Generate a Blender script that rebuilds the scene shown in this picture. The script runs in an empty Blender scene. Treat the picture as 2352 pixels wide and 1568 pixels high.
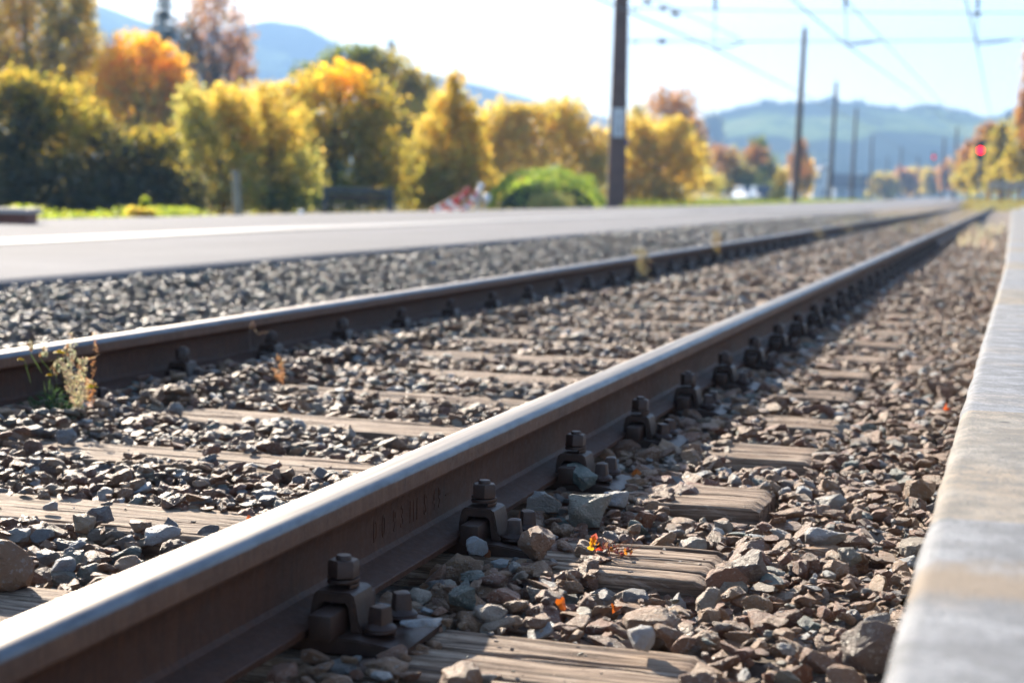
import bpy, bmesh, math, random
import numpy as np
from mathutils import Vector, Matrix, noise

SC = bpy.context.scene
COL = SC.collection
R_ = math.radians
random.seed(7)
RNG = np.random.default_rng(11)

# ------------------------------------------------------------------ camera
FPX = 3800.0                       # focal length in units of a 2352 px wide frame
CAM_R = Vector((0.95726, 0.28838, 0.02205)).normalized()
CAM_F = Vector((-0.28528, 0.95401, -0.09209)).normalized()
CAM_U = CAM_R.cross(CAM_F).normalized()
CAM_R = CAM_F.cross(CAM_U).normalized()
CAM_C = Vector((0, 0, 0.4368))
cam_d = bpy.data.cameras.new("camera")
cam = bpy.data.objects.new("camera", cam_d)
COL.objects.link(cam)
SC.camera = cam
cam_d.sensor_width = 36.0
cam_d.lens = 36.0 * FPX / 2352.0
cam_d.clip_start = 0.05
cam_d.clip_end = 20000
cam.matrix_world = Matrix((
    (CAM_R.x, CAM_U.x, -CAM_F.x, CAM_C.x),
    (CAM_R.y, CAM_U.y, -CAM_F.y, CAM_C.y),
    (CAM_R.z, CAM_U.z, -CAM_F.z, CAM_C.z),
    (0, 0, 0, 1)))
cam_d.dof.use_dof = True
cam_d.dof.focus_distance = 2.78
cam_d.dof.aperture_fstop = 4.3

# ------------------------------------------------------------------ sky, sun, exposure
SUN_EL, SUN_AZ = R_(25.5), R_(-42.0)      # azimuth clockwise from +Y
world = bpy.data.worlds.new("World")
SC.world = world
world.use_nodes = True
wn = world.node_tree.nodes
sky = wn.new('ShaderNodeTexSky')
sky.sky_type = 'NISHITA'
sky.sun_disc = False
sky.sun_elevation = SUN_EL
sky.sun_rotation = SUN_AZ
sky.altitude = 700
sky.air_density = 1.0
sky.dust_density = 1.6
sky.ozone_density = 2.0
world.node_tree.links.new(sky.outputs[0], wn['Background'].inputs[0])
wn['Background'].inputs[1].default_value = 0.078
sun_d = bpy.data.lights.new("sun", 'SUN')
sun_d.energy = 5.0
sun_d.angle = R_(0.55)
sun_d.color = (1.0, 0.88, 0.72)
sun = bpy.data.objects.new("sun", sun_d)
COL.objects.link(sun)
SUN_DIR = Vector((math.sin(SUN_AZ) * math.cos(SUN_EL), math.cos(SUN_AZ) * math.cos(SUN_EL), math.sin(SUN_EL)))
sun.rotation_euler = SUN_DIR.to_track_quat('Z', 'Y').to_euler()
SC.view_settings.view_transform = 'Standard'
SC.view_settings.look = 'None'
SC.view_settings.exposure = 1.78
SC.view_settings.gamma = 1.0
SC.cycles.use_denoising = True
SC.cycles.max_bounces = 8
SC.cycles.diffuse_bounces = 3
SC.cycles.glossy_bounces = 3
SC.cycles.transmission_bounces = 5
SC.cycles.transparent_max_bounces = 6
SC.cycles.volume_bounces = 0
SC.cycles.sample_clamp_indirect = 6.0

# ------------------------------------------------------------------ helpers
def at(X, Y, w):
    """world point seen at (X, Y) of a 2352x1568 frame at depth w"""
    d = CAM_F + CAM_R * ((X - 1176) / FPX) - CAM_U * ((Y - 784) / FPX)
    return CAM_C + d * w

def spot(X, w, z=0.0):
    p = at(X, 450, w)
    return Vector((p.x, p.y, z))

def tag(o, label=None, cat=None, group=None, kind=None):
    if label: o["label"] = label
    if cat: o["category"] = cat
    if group: o["group"] = group
    if kind: o["kind"] = kind
    return o

def empty(name, loc, rz=0.0):
    o = bpy.data.objects.new(name, None)
    o.empty_display_size = 0.05
    o.location = loc
    o.rotation_euler = (0, 0, rz)
    COL.objects.link(o)
    return o

def link(name, me, mat=None, parent=None, smooth=None):
    o = bpy.data.objects.new(name, me)
    if mat is not None and len(me.materials) == 0:
        for m in (mat if isinstance(mat, (list, tuple)) else (mat,)):
            me.materials.append(m)
    if smooth is not None:
        me.polygons.foreach_set("use_smooth", [True] * len(me.polygons))
        me.set_sharp_from_angle(angle=R_(smooth))
    COL.objects.link(o)
    if parent: o.parent = parent
    return o

def mesh_from(name, bm):
    me = bpy.data.meshes.new(name)
    bm.normal_update()
    bm.to_mesh(me)
    bm.free()
    return me

def pydata(name, v, f):
    me = bpy.data.meshes.new(name)
    me.from_pydata([tuple(p) for p in v], [], [tuple(q) for q in f])
    me.update()
    return me

def bm_box(bm, c, s, rot=None, bevel=0.0, taper=1.0):
    v = []
    for z in (-1, 1):
        t = taper if z > 0 else 1.0
        for x, y in ((-1, -1), (1, -1), (1, 1), (-1, 1)):
            p = Vector((x * s[0] / 2 * t, y * s[1] / 2 * t, z * s[2] / 2))
            if rot is not None: p = rot @ p
            v.append(bm.verts.new(p + Vector(c)))
    fs = [bm.faces.new([v[i] for i in q]) for q in
          ((3, 2, 1, 0), (4, 5, 6, 7), (0, 1, 5, 4), (1, 2, 6, 5), (2, 3, 7, 6), (3, 0, 4, 7))]
    if bevel > 0:
        es = list({e for f in fs for e in f.edges})
        bmesh.ops.bevel(bm, geom=es, offset=bevel, segments=2, affect='EDGES', profile=0.6)

def bm_tube(bm, pts, rad, n=8, cap=True):
    pts = [Vector(p) for p in pts]
    rings = []
    for i, p in enumerate(pts):
        a = pts[max(i - 1, 0)]; b = pts[min(i + 1, len(pts) - 1)]
        d = (b - a).normalized()
        u = d.cross(Vector((0, 0, 1)))
        if u.length < 1e-4: u = d.cross(Vector((0, 1, 0)))
        u.normalize(); v = d.cross(u)
        r = rad[i] if isinstance(rad, (list, tuple)) else rad
        rings.append([bm.verts.new(p + (u * math.cos(2 * math.pi * k / n) + v * math.sin(2 * math.pi * k / n)) * r) for k in range(n)])
    for i in range(len(rings) - 1):
        for k in range(n):
            bm.faces.new((rings[i][k], rings[i][(k + 1) % n], rings[i + 1][(k + 1) % n], rings[i + 1][k]))
    if cap:
        bm.faces.new(rings[0]); bm.faces.new(rings[-1][::-1])
    return rings

def bm_lathe(bm, prof, n, c=(0, 0, 0), rot0=0.0, square=None):
    """prof = [(radius, z)...]; capped top and bottom"""
    c = Vector(c); rings = []
    for r, z in prof:
        rings.append([bm.verts.new(c + Vector((r * math.cos(rot0 + 2 * math.pi * k / n), r * math.sin(rot0 + 2 * math.pi * k / n), z))) for k in range(n)])
    for i in range(len(rings) - 1):
        for k in range(n):
            bm.faces.new((rings[i][k], rings[i][(k + 1) % n], rings[i + 1][(k + 1) % n], rings[i + 1][k]))
    bm.faces.new(rings[0][::-1]); bm.faces.new(rings[-1])

# ------------------------------------------------------------------ materials
class NT:
    def __init__(self, name):
        self.m = bpy.data.materials.new(name)
        self.m.use_nodes = True
        self.t = self.m.node_tree
        self.b = self.t.nodes['Principled BSDF']
        self.out = self.t.nodes['Material Output']
    def n(self, typ, **kw):
        x = self.t.nodes.new(typ)
        for k, v in kw.items():
            if k.startswith('i_'):
                x.inputs[k[2:].replace('_', ' ')].default_value = v
            else:
                setattr(x, k, v)
        return x
    def l(self, a, b): self.t.links.new(a, b)
    def coord(self, which='Object', scale=(1, 1, 1), add=None):
        tc = self.n('ShaderNodeTexCoord')
        mp = self.n('ShaderNodeMapping')
        mp.inputs['Scale'].default_value = scale
        self.l(tc.outputs[which], mp.inputs['Vector'])
        if add is not None: self.l(add, mp.inputs['Location'])
        return mp.outputs[0]
    def noise(self, vec, scale, detail=4, rough=0.6, dist=0.0):
        x = self.n('ShaderNodeTexNoise')
        x.inputs['Scale'].default_value = scale; x.inputs['Detail'].default_value = detail
        x.inputs['Roughness'].default_value = rough; x.inputs['Distortion'].default_value = dist
        if vec is not None: self.l(vec, x.inputs['Vector'])
        return x.outputs['Fac']
    def ramp(self, fac, stops, interp='LINEAR'):
        x = self.n('ShaderNodeValToRGB'); e = x.color_ramp.elements
        x.color_ramp.interpolation = interp
        while len(e) < len(stops): e.new(0.5)
        for k, (p, c) in enumerate(stops):
            e[k].position = p
            e[k].color = (c, c, c, 1) if not isinstance(c, (tuple, list)) else (*c[:3], 1)
        if fac is not None: self.l(fac, x.inputs['Fac'])
        return x.outputs['Color']
    def mix(self, fac, a, b, mode='MIX'):
        x = self.n('ShaderNodeMix', data_type='RGBA', blend_type=mode)
        for s, v in ((0, fac), (6, a), (7, b)):
            if hasattr(v, 'is_linked') or hasattr(v, 'links'): self.l(v, x.inputs[s])
            elif s == 0: x.inputs[s].default_value = v
            else: x.inputs[s].default_value = (*v[:3], 1)
        return x.outputs[2]
    def math(self, op, a, b=None):
        x = self.n('ShaderNodeMath', operation=op)
        for s, v in ((0, a), (1, b)):
            if v is None: continue
            if hasattr(v, 'links'): self.l(v, x.inputs[s])
            else: x.inputs[s].default_value = v
        return x.outputs[0]
    def bump(self, h, strength=0.5, dist=0.01, normal=None):
        x = self.n('ShaderNodeBump')
        x.inputs['Strength'].default_value = strength; x.inputs['Distance'].default_value = dist
        self.l(h, x.inputs['Height'])
        if normal is not None: self.l(normal, x.inputs['Normal'])
        self.l(x.outputs[0], self.b.inputs['Normal'])
        return x.outputs[0]
    def set(self, **kw):
        for k, v in kw.items():
            s = self.b.inputs[k.replace('_', ' ')]
            if hasattr(v, 'links'): self.l(v, s)
            elif isinstance(v, (tuple, list)) and len(v) == 3: s.default_value = (*v, 1)
            else: s.default_value = v
        return self

def plain(name, col, rough=0.7, metal=0.0, var=0.25, scale=6.0, bump=0.0, spec=0.4):
    N = NT(name)
    c = N.noise(N.coord('Object'), scale, 4)
    lo = tuple(x * (1 - var) for x in col); hi = tuple(min(1, x * (1 + var)) for x in col)
    N.set(Base_Color=N.ramp(c, [(0.3, lo), (0.7, hi)]), Roughness=rough, Metallic=metal)
    N.b.inputs['Specular IOR Level'].default_value = spec
    if bump: N.bump(N.noise(N.coord('Object'), scale * 6, 5), bump, 0.01)
    return N.m

def mat_rail():
    N = NT("rail_steel_and_rust")
    sep = N.n('ShaderNodeSeparateXYZ'); tc = N.n('ShaderNodeTexCoord')
    N.l(tc.outputs['Object'], sep.inputs[0])
    streak = N.noise(N.coord('Object', (60, 1.2, 60)), 1.0, 5, 0.65)
    blot = N.noise(N.coord('Object', (1, 0.35, 1)), 22, 6, 0.7)
    z = N.math('ADD', sep.outputs['Z'], N.math('MULTIPLY', N.math('SUBTRACT', blot, 0.5), 0.005))
    def rng_(lo, hi):
        r = N.n('ShaderNodeMapRange'); r.inputs['From Min'].default_value = lo; r.inputs['From Max'].default_value = hi
        N.l(z, r.inputs['Value']); return r.outputs[0]
    w = rng_(-0.0135, -0.0115)          # worn steel reaches down to here
    band = rng_(-0.0030, -0.0018)       # bright wheel band on the crown
    vert = N.noise(N.coord('Object', (18, 18, 2.2)), 5.5, 5, 0.65)
    rust = N.ramp(vert, [(0.25, (0.040, 0.015, 0.008)), (0.55, (0.072, 0.028, 0.014)), (0.8, (0.125, 0.050, 0.022))])
    head = rng_(-0.050, -0.040)
    rust = N.mix(head, rust, N.ramp(vert, [(0.25, (0.095, 0.046, 0.028)), (0.6, (0.150, 0.076, 0.044)), (0.85, (0.21, 0.105, 0.058))]))
    rust = N.mix(N.ramp(blot, [(0.45, 0.0), (0.75, 0.6)]), rust, (0.042, 0.024, 0.019))
    flake = N.noise(N.coord('Object', (1, 0.7, 1)), 75, 5, 0.75)
    rust = N.mix(N.ramp(flake, [(0.60, 0.0), (0.72, 0.65)]), rust, (0.13, 0.068, 0.040))
    dust = N.noise(N.coord('Object'), 260, 3, 0.6)
    rust = N.mix(N.ramp(dust, [(0.62, 0.0), (0.74, 0.5)]), rust, (0.15, 0.10, 0.078))
    corner = N.ramp(blot, [(0.35, (0.075, 0.080, 0.095)), (0.6, (0.15, 0.16, 0.18))])  # less polished steel, with the sky's blue reflection painted into its colour
    crown = N.ramp(streak, [(0.3, (0.14, 0.115, 0.095)), (0.55, (0.24, 0.21, 0.182)), (0.7, (0.38, 0.35, 0.315))])
    steel = N.mix(band, corner, crown)
    N.set(Base_Color=N.mix(w, rust, steel), Metallic=N.math('MULTIPLY', w, 0.9))
    rr = N.mix(band, (0.42, 0.42, 0.42), N.ramp(streak, [(0.3, 0.42), (0.7, 0.56)]))
    N.set(Roughness=N.mix(w, N.ramp(flake, [(0.3, 0.5), (0.7, 0.75)]), rr))
    N.b.inputs['Specular IOR Level'].default_value = 0.28
    h = N.noise(N.coord('Object', (1, 1, 0.5)), 420, 4, 0.7)
    hm = N.math('MULTIPLY', h, N.math('SUBTRACT', 1.05, w))
    N.bump(hm, 0.35, 0.0025)
    return N.m

def OFFS(N):
    oi = N.n('ShaderNodeObjectInfo'); cx = N.n('ShaderNodeCombineXYZ')
    N.l(N.math('MULTIPLY', oi.outputs['Random'], 7), cx.inputs[0]); N.l(N.math('MULTIPLY', oi.outputs['Random'], 3), cx.inputs[2])
    return cx.outputs[0]

def mat_fastening():
    N = NT("rusted_fastening_steel")
    a = N.noise(N.coord('Object', (1, 1, 1), OFFS(N)), 38, 6, 0.7); b = N.noise(N.coord('Object'), 210, 4, 0.6)
    c = N.ramp(a, [(0.3, (0.024, 0.012, 0.009)), (0.6, (0.050, 0.024, 0.015)), (0.85, (0.11, 0.048, 0.024))])
    c = N.mix(N.ramp(b, [(0.6, 0.0), (0.75, 0.4)]), c, (0.10, 0.07, 0.055))
    N.set(Base_Color=c, Roughness=N.ramp(a, [(0.3, 0.42), (0.7, 0.62)]), Metallic=0.15)
    N.bump(b, 0.3, 0.002)
    return N.m

def mat_wood():
    N = NT("weathered_sleeper_wood")
    oi = N.n('ShaderNodeObjectInfo')
    off = N.n('ShaderNodeCombineXYZ')
    N.l(N.math('MULTIPLY', oi.outputs['Random'], 40), off.inputs[0]); N.l(N.math('MULTIPLY', oi.outputs['Random'], 13), off.inputs[1])
    grain = N.noise(N.coord('Object', (2.5, 70, 70), off.outputs[0]), 1.0, 6, 0.72, 0.4)
    broad = N.noise(N.coord('Object', (1.0, 6, 6), off.outputs[0]), 2.6, 4, 0.6)
    fine = N.noise(N.coord('Object', (9, 260, 260), off.outputs[0]), 1.0, 4, 0.7)
    c = N.ramp(grain, [(0.34, (0.045, 0.027, 0.018)), (0.45, (0.19, 0.125, 0.082)), (0.55, (0.38, 0.280, 0.200)), (0.72, (0.56, 0.445, 0.34))])
    c = N.mix(N.ramp(broad, [(0.48, 0.0), (0.72, 0.6)]), c, (0.24, 0.145, 0.085))
    bl = N.noise(N.coord('Object', (11, 42, 42), off.outputs[0]), 1.0, 7, 0.75, 0.8)
    c = N.mix(N.ramp(bl, [(0.55, 0.0), (0.66, 0.75)]), c, (0.17, 0.108, 0.070))
    c = N.mix(N.ramp(bl, [(0.36, 0.6), (0.46, 0.0)]), c, (0.56, 0.46, 0.36))
    dk = N.noise(N.coord('Object', (1.1, 34, 34), off.outputs[0]), 1.0, 5, 0.7, 0.6)
    c = N.mix(N.ramp(dk, [(0.57, 0.0), (0.66, 0.85)]), c, (0.06, 0.036, 0.023))
    c = N.mix(N.ramp(fine, [(0.55, 0.0), (0.66, 0.75)]), c, (0.085, 0.055, 0.036))
    N.set(Base_Color=c, Roughness=0.78)
    N.b.inputs['Specular IOR Level'].default_value = 0.3
    h = N.mix(0.5, grain, fine)
    N.bump(h, 1.0, 0.008)
    return N.m

def stone_nodes(N, tint, rnd):
    """tint 0..1 picks the rock colour; rnd shifts the texture"""
    off = N.n('ShaderNodeCombineXYZ')
    N.l(N.math('MULTIPLY', rnd, 57.0), off.inputs[0]); N.l(N.math('MULTIPLY', rnd, 23.0), off.inputs[1])
    v = N.coord('Object', (1, 1, 1), off.outputs[0])
    base = N.ramp(tint, [(0.00, (0.300, 0.150, 0.085)), (0.12, (0.500, 0.290, 0.165)), (0.24, (0.640, 0.420, 0.250)), (0.35, (0.430, 0.190, 0.110)),
                         (0.46, (0.300, 0.240, 0.200)), (0.58, (0.330, 0.360, 0.380)), (0.70, (0.600, 0.480, 0.360)), (0.80, (0.250, 0.340, 0.310)),
                         (0.88, (0.700, 0.590, 0.450)), (0.95, (0.580, 0.660, 0.700)), (1.00, (0.860, 0.840, 0.810))])
    a = N.noise(v, 2.6, 6, 0.68, 0.3); b = N.noise(v, 9.0, 5, 0.7)
    c = N.mix(N.ramp(a, [(0.38, 0.0), (0.68, 0.7)]), base, N.mix(0.5, base, (0.26, 0.125, 0.072)))
    c = N.mix(N.ramp(b, [(0.55, 0.0), (0.67, 0.8)]), c, (0.74, 0.66, 0.57))
    c = N.mix(N.ramp(b, [(0.26, 0.85), (0.39, 0.0)]), c, (0.095, 0.060, 0.042))
    N.set(Base_Color=c, Roughness=N.ramp(b, [(0.35, 0.34), (0.65, 0.75)]))
    N.b.inputs['Specular IOR Level'].default_value = 0.6
    h = N.mix(0.35, N.noise(v, 4.0, 8, 0.75), N.noise(v, 22.0, 4, 0.7))
    N.bump(h, 0.85, 0.20)

def mat_ballast():
    N = NT("crushed_ballast_stone")
    at_ = N.n('ShaderNodeAttribute', attribute_type='INSTANCER', attribute_name='tint')
    at2 = N.n('ShaderNodeAttribute', attribute_type='INSTANCER', attribute_name='rnd')
    stone_nodes(N, at_.outputs['Fac'], at2.outputs['Fac'])
    return N.m

def mat_stone(name, tint, rnd):
    N = NT(name)
    v = N.n('ShaderNodeValue'); v.outputs[0].default_value = tint
    w = N.n('ShaderNodeValue'); w.outputs[0].default_value = rnd
    stone_nodes(N, v.outputs[0], w.outputs[0])
    return N.m

def mat_kerb(name, base, stain, bias, rnd, band=0.0):
    N = NT(name)
    v = N.coord('Object', (1, 1, 1))
    tc = N.n('ShaderNodeVectorMath', operation='ADD'); N.l(v, tc.inputs[0]); tc.inputs[1].default_value = (rnd * 9.1, rnd * 5.3, 0)
    v = tc.outputs[0]
    big = N.noise(v, 3.2, 5, 0.62); mid = N.noise(v, 14, 6, 0.7); fine = N.noise(v, 190, 4, 0.7)
    c = N.mix(N.ramp(big, [(0.5 - bias, 0.0), (0.66 - bias, 0.9)]), base, stain)
    c = N.mix(N.ramp(mid, [(0.44, 0.75), (0.58, 0.0)]), c, tuple(x * 0.5 for x in base))
    c = N.mix(N.ramp(fine, [(0.36, 0.7), (0.48, 0.0)]), c, (0.10, 0.11, 0.13))
    c = N.mix(N.ramp(fine, [(0.58, 0.0), (0.7, 0.5)]), c, (0.42, 0.42, 0.41))
    spk = N.noise(v, 46, 5, 0.75)
    c = N.mix(N.ramp(spk, [(0.36, 0.7), (0.46, 0.0)]), c, (0.12, 0.125, 0.135))
    sp = N.n('ShaderNodeSeparateXYZ'); N.l(v, sp.inputs[0])
    bw = N.math('ABSOLUTE', N.math('SUBTRACT', N.math('ADD', sp.outputs[1], N.math('MULTIPLY', mid, 0.22)), 0.76 + rnd * 5.3))
    c = N.mix(N.ramp(bw, [(0.03, band), (0.11, 0.0)]), c, tuple(x * 0.8 for x in stain))
    N.set(Roughness=0.85)
    vo = N.n('ShaderNodeTexVoronoi'); vo.inputs['Scale'].default_value = 5.5; N.l(v, vo.inputs['Vector'])
    c = N.mix(N.ramp(vo.outputs['Distance'], [(0.035, 0.8), (0.06, 0.0)]), c, (0.05, 0.05, 0.055))
    pit = N.ramp(N.noise(v, 55, 3, 0.6), [(0.24, 0.0), (0.33, 1.0)])
    N.l(N.mix(pit, (0.09, 0.085, 0.08), c), N.b.inputs['Base Color'])
    N.bump(N.mix(0.5, N.mix(0.4, fine, mid), pit), 1.0, 0.010)
    return N.m

def mat_asphalt():
    N = NT("pale_platform_asphalt")
    v = N.coord('Object')
    a = N.noise(v, 0.9, 5, 0.6); b = N.noise(v, 90, 3, 0.7)
    c = N.ramp(a, [(0.3, (0.158, 0.160, 0.174)), (0.7, (0.208, 0.207, 0.220))])
    pt = N.noise(N.coord('Object', (1, 0.3, 1)), 0.55, 6, 0.7)
    c = N.mix(N.ramp(pt, [(0.46, 0.0), (0.60, 0.5)]), c, (0.15, 0.148, 0.15))
    c = N.mix(N.ramp(b, [(0.4, 0.35), (0.55, 0.0)]), c, (0.14, 0.14, 0.15))
    N.set(Base_Color=c, Roughness=0.92)
    N.b.inputs['Specular IOR Level'].default_value = 0.2
    N.bump(b, 0.5, 0.006)
    return N.m

def mat_leaf(name, gloss=0.05, trans=0.70, tint=(2.0, 1.85, 1.15)):
    N = NT(name)
    a = N.n('ShaderNodeAttribute', attribute_type='GEOMETRY', attribute_name='leaf')
    col = a.outputs['Color']
    N.t.nodes.remove(N.b)
    d = N.n('ShaderNodeBsdfDiffuse'); t = N.n('ShaderNodeBsdfTranslucent'); g = N.n('ShaderNodeBsdfGlossy')
    g.inputs['Roughness'].default_value = 0.38
    N.l(col, d.inputs[0])
    br = N.n('ShaderNodeMix', data_type='RGBA', blend_type='MULTIPLY'); br.inputs[0].default_value = 1.0
    N.l(col, br.inputs[6]); br.inputs[7].default_value = (*tint, 1)
    N.l(br.outputs[2], t.inputs[0])
    m = N.n('ShaderNodeMixShader'); m.inputs[0].default_value = trans
    N.l(d.outputs[0], m.inputs[1]); N.l(t.outputs[0], m.inputs[2])
    m2 = N.n('ShaderNodeMixShader'); m2.inputs[0].default_value = gloss
    N.l(m.outputs[0], m2.inputs[1]); N.l(g.outputs[0], m2.inputs[2])
    N.l(m2.outputs[0], N.out.inputs[0])
    return N.m

M_RAIL = mat_rail(); M_FAST = mat_fastening(); M_WOOD = mat_wood(); M_BALLAST = mat_ballast()
M_LEAF = mat_leaf("autumn_leaves"); M_WEED = mat_leaf("weed_leaves", 0.02, 0.42, (1.35, 1.28, 1.05))
M_BARK = plain("bark", (0.07, 0.05, 0.04), 0.9, var=0.4, scale=14, bump=0.5)
M_ASPH = mat_asphalt()

# ------------------------------------------------------------------ terrain
def ground_mat():
    N = NT("meadow_soil")
    v = N.coord('Object')
    a = N.noise(v, 0.05, 5, 0.6); b = N.noise(v, 2.0, 5, 0.7)
    c = N.ramp(a, [(0.35, (0.055, 0.070, 0.024)), (0.55, (0.085, 0.085, 0.034)), (0.7, (0.075, 0.064, 0.036))])
    c = N.mix(N.ramp(b, [(0.4, 0.5), (0.6, 0.0)]), c, (0.05, 0.05, 0.025))
    N.set(Base_Color=c, Roughness=0.95)
    return N.m

me = pydata("ground", [(-5000, -400, -0.42), (5000, -400, -0.42), (5000, 7000, -0.42), (-5000, 7000, -0.42)], [(0, 1, 2, 3)])
tag(link("ground", me, ground_mat()), kind="structure")

def bed_mat():
    N = NT("ballast_bed_grit")
    v = N.coord('Object')
    a = N.noise(v, 1.3, 4); b = N.noise(v, 38, 6, 0.8)
    c = N.ramp(b, [(0.3, (0.06, 0.048, 0.040)), (0.5, (0.22, 0.175, 0.14)), (0.7, (0.40, 0.33, 0.28))])
    N.set(Base_Color=c, Roughness=0.8)
    N.bump(b, 1.0, 0.05)
    return N.m

def strip(name, xs, ys, zf, mat, kind="structure"):
    v, f = [], []
    for y in ys:
        for x in xs: v.append((x, y, zf(x, y)))
    nx = len(xs)
    for j in range(len(ys) - 1):
        for i in range(nx - 1):
            f.append((j * nx + i, j * nx + i + 1, (j + 1) * nx + i + 1, (j + 1) * nx + i))
    o = link(name, pydata(name, v, f), mat)
    if kind: tag(o, kind=kind)
    return o

def bend(y):
    return 0.0 if y < 80 else -((y - 80.0) ** 2) / 9500.0

RAIL_X = (-0.9125, -2.4195)
TRACK_X = sum(RAIL_X) / 2
S0, DS = 2.013, 0.615
def bed_z(x, y):
    if x < -2.6: base = -0.215 + min(0.14, max(0.0, (-2.6 - x) * 0.115))
    elif x > -0.55: base = -0.225 + max(0, (x + 0.55)) * 0.06
    else: base = -0.222
    if -2.40 < x < -2.05: base += 0.045 * min(1, (-2.05 - x) / 0.12)
    if -0.88 < x < -0.62: base += 0.022
    if y > 40: base += min(0.1, (y - 40) * 0.004)
    return base
ys = [-1 + 0.5 * i for i in range(122)] + [60 + 6 * i for i in range(1, 95)]
xs = [-4.15 + 4.17 * i / 26 for i in range(27)]
v, f = [], []
for y in ys:
    for x in xs: v.append((x + bend(y), y, bed_z(x, y) + 0.012 * noise.noise(Vector((x * 3, y * 3, 0)))))
for j in range(len(ys) - 1):
    for i in range(26): f.append((j * 27 + i, j * 27 + i + 1, (j + 1) * 27 + i + 1, (j + 1) * 27 + i))
tag(link("ballast_bed", pydata("ballast_bed", v, f), bed_mat()), kind="structure")

# platform (pale asphalt) on the far side of the track
def platform_mesh():
    prof = [(-10.4, -0.30), (-10.05, -0.012), (-9.9, 0.0), (-8, 0.004), (-6, 0.004), (-4.3, 0.0), (-4.18, -0.004), (-4.15, -0.018), (-4.15, -0.30)]
    ysp = [-6 + 2.0 * i for i in range(50)] + [94 + 8 * i for i in range(1, 26)]
    v, f = [], []
    for y in ysp:
        jit = 0.02 * noise.noise(Vector((0, y * 0.35, 3)))
        for k, (x, z) in enumerate(prof):
            zz = z + (0.012 * noise.noise(Vector((x * 0.6, y * 0.25, 1))) if 1 < k < 6 else 0)
            if y > 60: zz += (y - 60) * 0.0016 * (1 if z > -0.2 else 0)
            v.append((x + (jit if k >= 6 else -jit) + bend(y), y, zz))
    n = len(prof)
    for j in range(len(ysp) - 1):
        for i in range(n - 1): f.append((j * n + i, j * n + i + 1, (j + 1) * n + i + 1, (j + 1) * n + i))
    return pydata("platform", v, f)
tag(link("platform", platform_mesh(), M_ASPH), kind="structure")
def line_z(x, y):
    z = 0.004 + 0.012 * noise.noise(Vector((x * 0.6, y * 0.25, 1)))
    return z + 0.008 + max(0, y - 60) * 0.0016
NL = NT("worn_white_line_paint")
nn = NL.noise(NL.coord('Object'), 7, 5, 0.7)
NL.set(Base_Color=NL.ramp(nn, [(0.35, (0.19, 0.19, 0.198)), (0.6, (0.222, 0.22, 0.224))]), Roughness=0.6)
v, f = [], []
yy = [0 + 2.0 * i for i in range(50)]
for j, y in enumerate(yy):
    for x in (-6.75, -6.5, -6.25): v.append((x + bend(y), y, line_z(x, y)))
for j in range(len(yy) - 1):
    for i in range(2): f.append((j * 3 + i, j * 3 + i + 1, j * 3 + i + 4, j * 3 + i + 3))
tag(link("platform_line", pydata("platform_line", v, f), NL.m), kind="structure")

# hills
def hill(name, ridge, w, mat, depth, low=-0.6):
    """ridge: list of (X, Y) along the skyline of a hill standing at distance w"""
    pts = [at(X, Y, w) for X, Y in ridge]
    fine = []
    for a, b in zip(pts[:-1], pts[1:]):
        for k in range(8): fine.append(a.lerp(b, k / 8))
    fine.append(pts[-1])
    fwd = Vector((CAM_F.x, CAM_F.y, 0)).normalized()
    v, f = [], []
    rows = 11
    for i, p in enumerate(fine):
        for r in range(rows):
            t = r / (rows - 1)
            if t < 0.6:
                u = t / 0.6
                h = low + (p.z - low) * (u ** 0.8)
                q = Vector((p.x, p.y, 0)) - fwd * depth * (1 - u)
            else:
                u = (t - 0.6) / 0.4
                h = p.z * (1 - u) + low * u
                q = Vector((p.x, p.y, 0)) + fwd * depth * u
            if r < rows - 1 and r > 0:
                n_ = noise.fractal(Vector((q.x, q.y, 0)) / (w * 0.05), 1.0, 2.0, 5)
                h += n_ * p.z * (0.008 if abs(t - 0.6) < .08 else 0.06)
            v.append((q.x, q.y, h))
    for i in range(len(fine) - 1):
        for r in range(rows - 1): f.append((i * rows + r, (i + 1) * rows + r, (i + 1) * rows + r + 1, i * rows + r + 1))
    o = link(name, pydata(name, v, f), mat, smooth=60)
    return tag(o, kind="structure")
NH = NT("wooded_hillside")
hv = NH.coord('Object'); ha = NH.noise(hv, 0.009, 5, 0.6); hb = NH.noise(hv, 0.06, 5, 0.75)
hc = NH.ramp(ha, [(0.42, (0.030, 0.045, 0.028)), (0.52, (0.05, 0.06, 0.03)), (0.58, (0.20, 0.27, 0.08)), (0.7, (0.26, 0.30, 0.10))])
NH.set(Base_Color=NH.mix(NH.ramp(hb, [(0.4, 0.6), (0.6, 0.0)]), hc, (0.02, 0.03, 0.02)), Roughness=1.0)
NH.b.inputs['Specular IOR Level'].default_value = 0.0
hill("hill", [(1480, 330), (1620, 268), (1690, 250), (1750, 238), (1850, 237), (1905, 232), (1960, 236), (2030, 246), (2085, 252), (2100, 244), (2160, 248),
              (2230, 266), (2290, 270), (2330, 256), (2380, 240), (2450, 225), (2560, 240), (2700, 330)], 1200, NH.m, 380)
hill("hill.001", [(-700, 60), (-400, 10), (-100, -5), (100, -8), (200, 0), (340, 52), (430, 85), (520, 70), (620, 48), (700, 60), (770, 98), (870, 130), (960, 165), (1100, 195),
                  (1250, 235), (1400, 272), (1600, 330), (1800, 420)], 1750, NH.m, 420)
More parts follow.
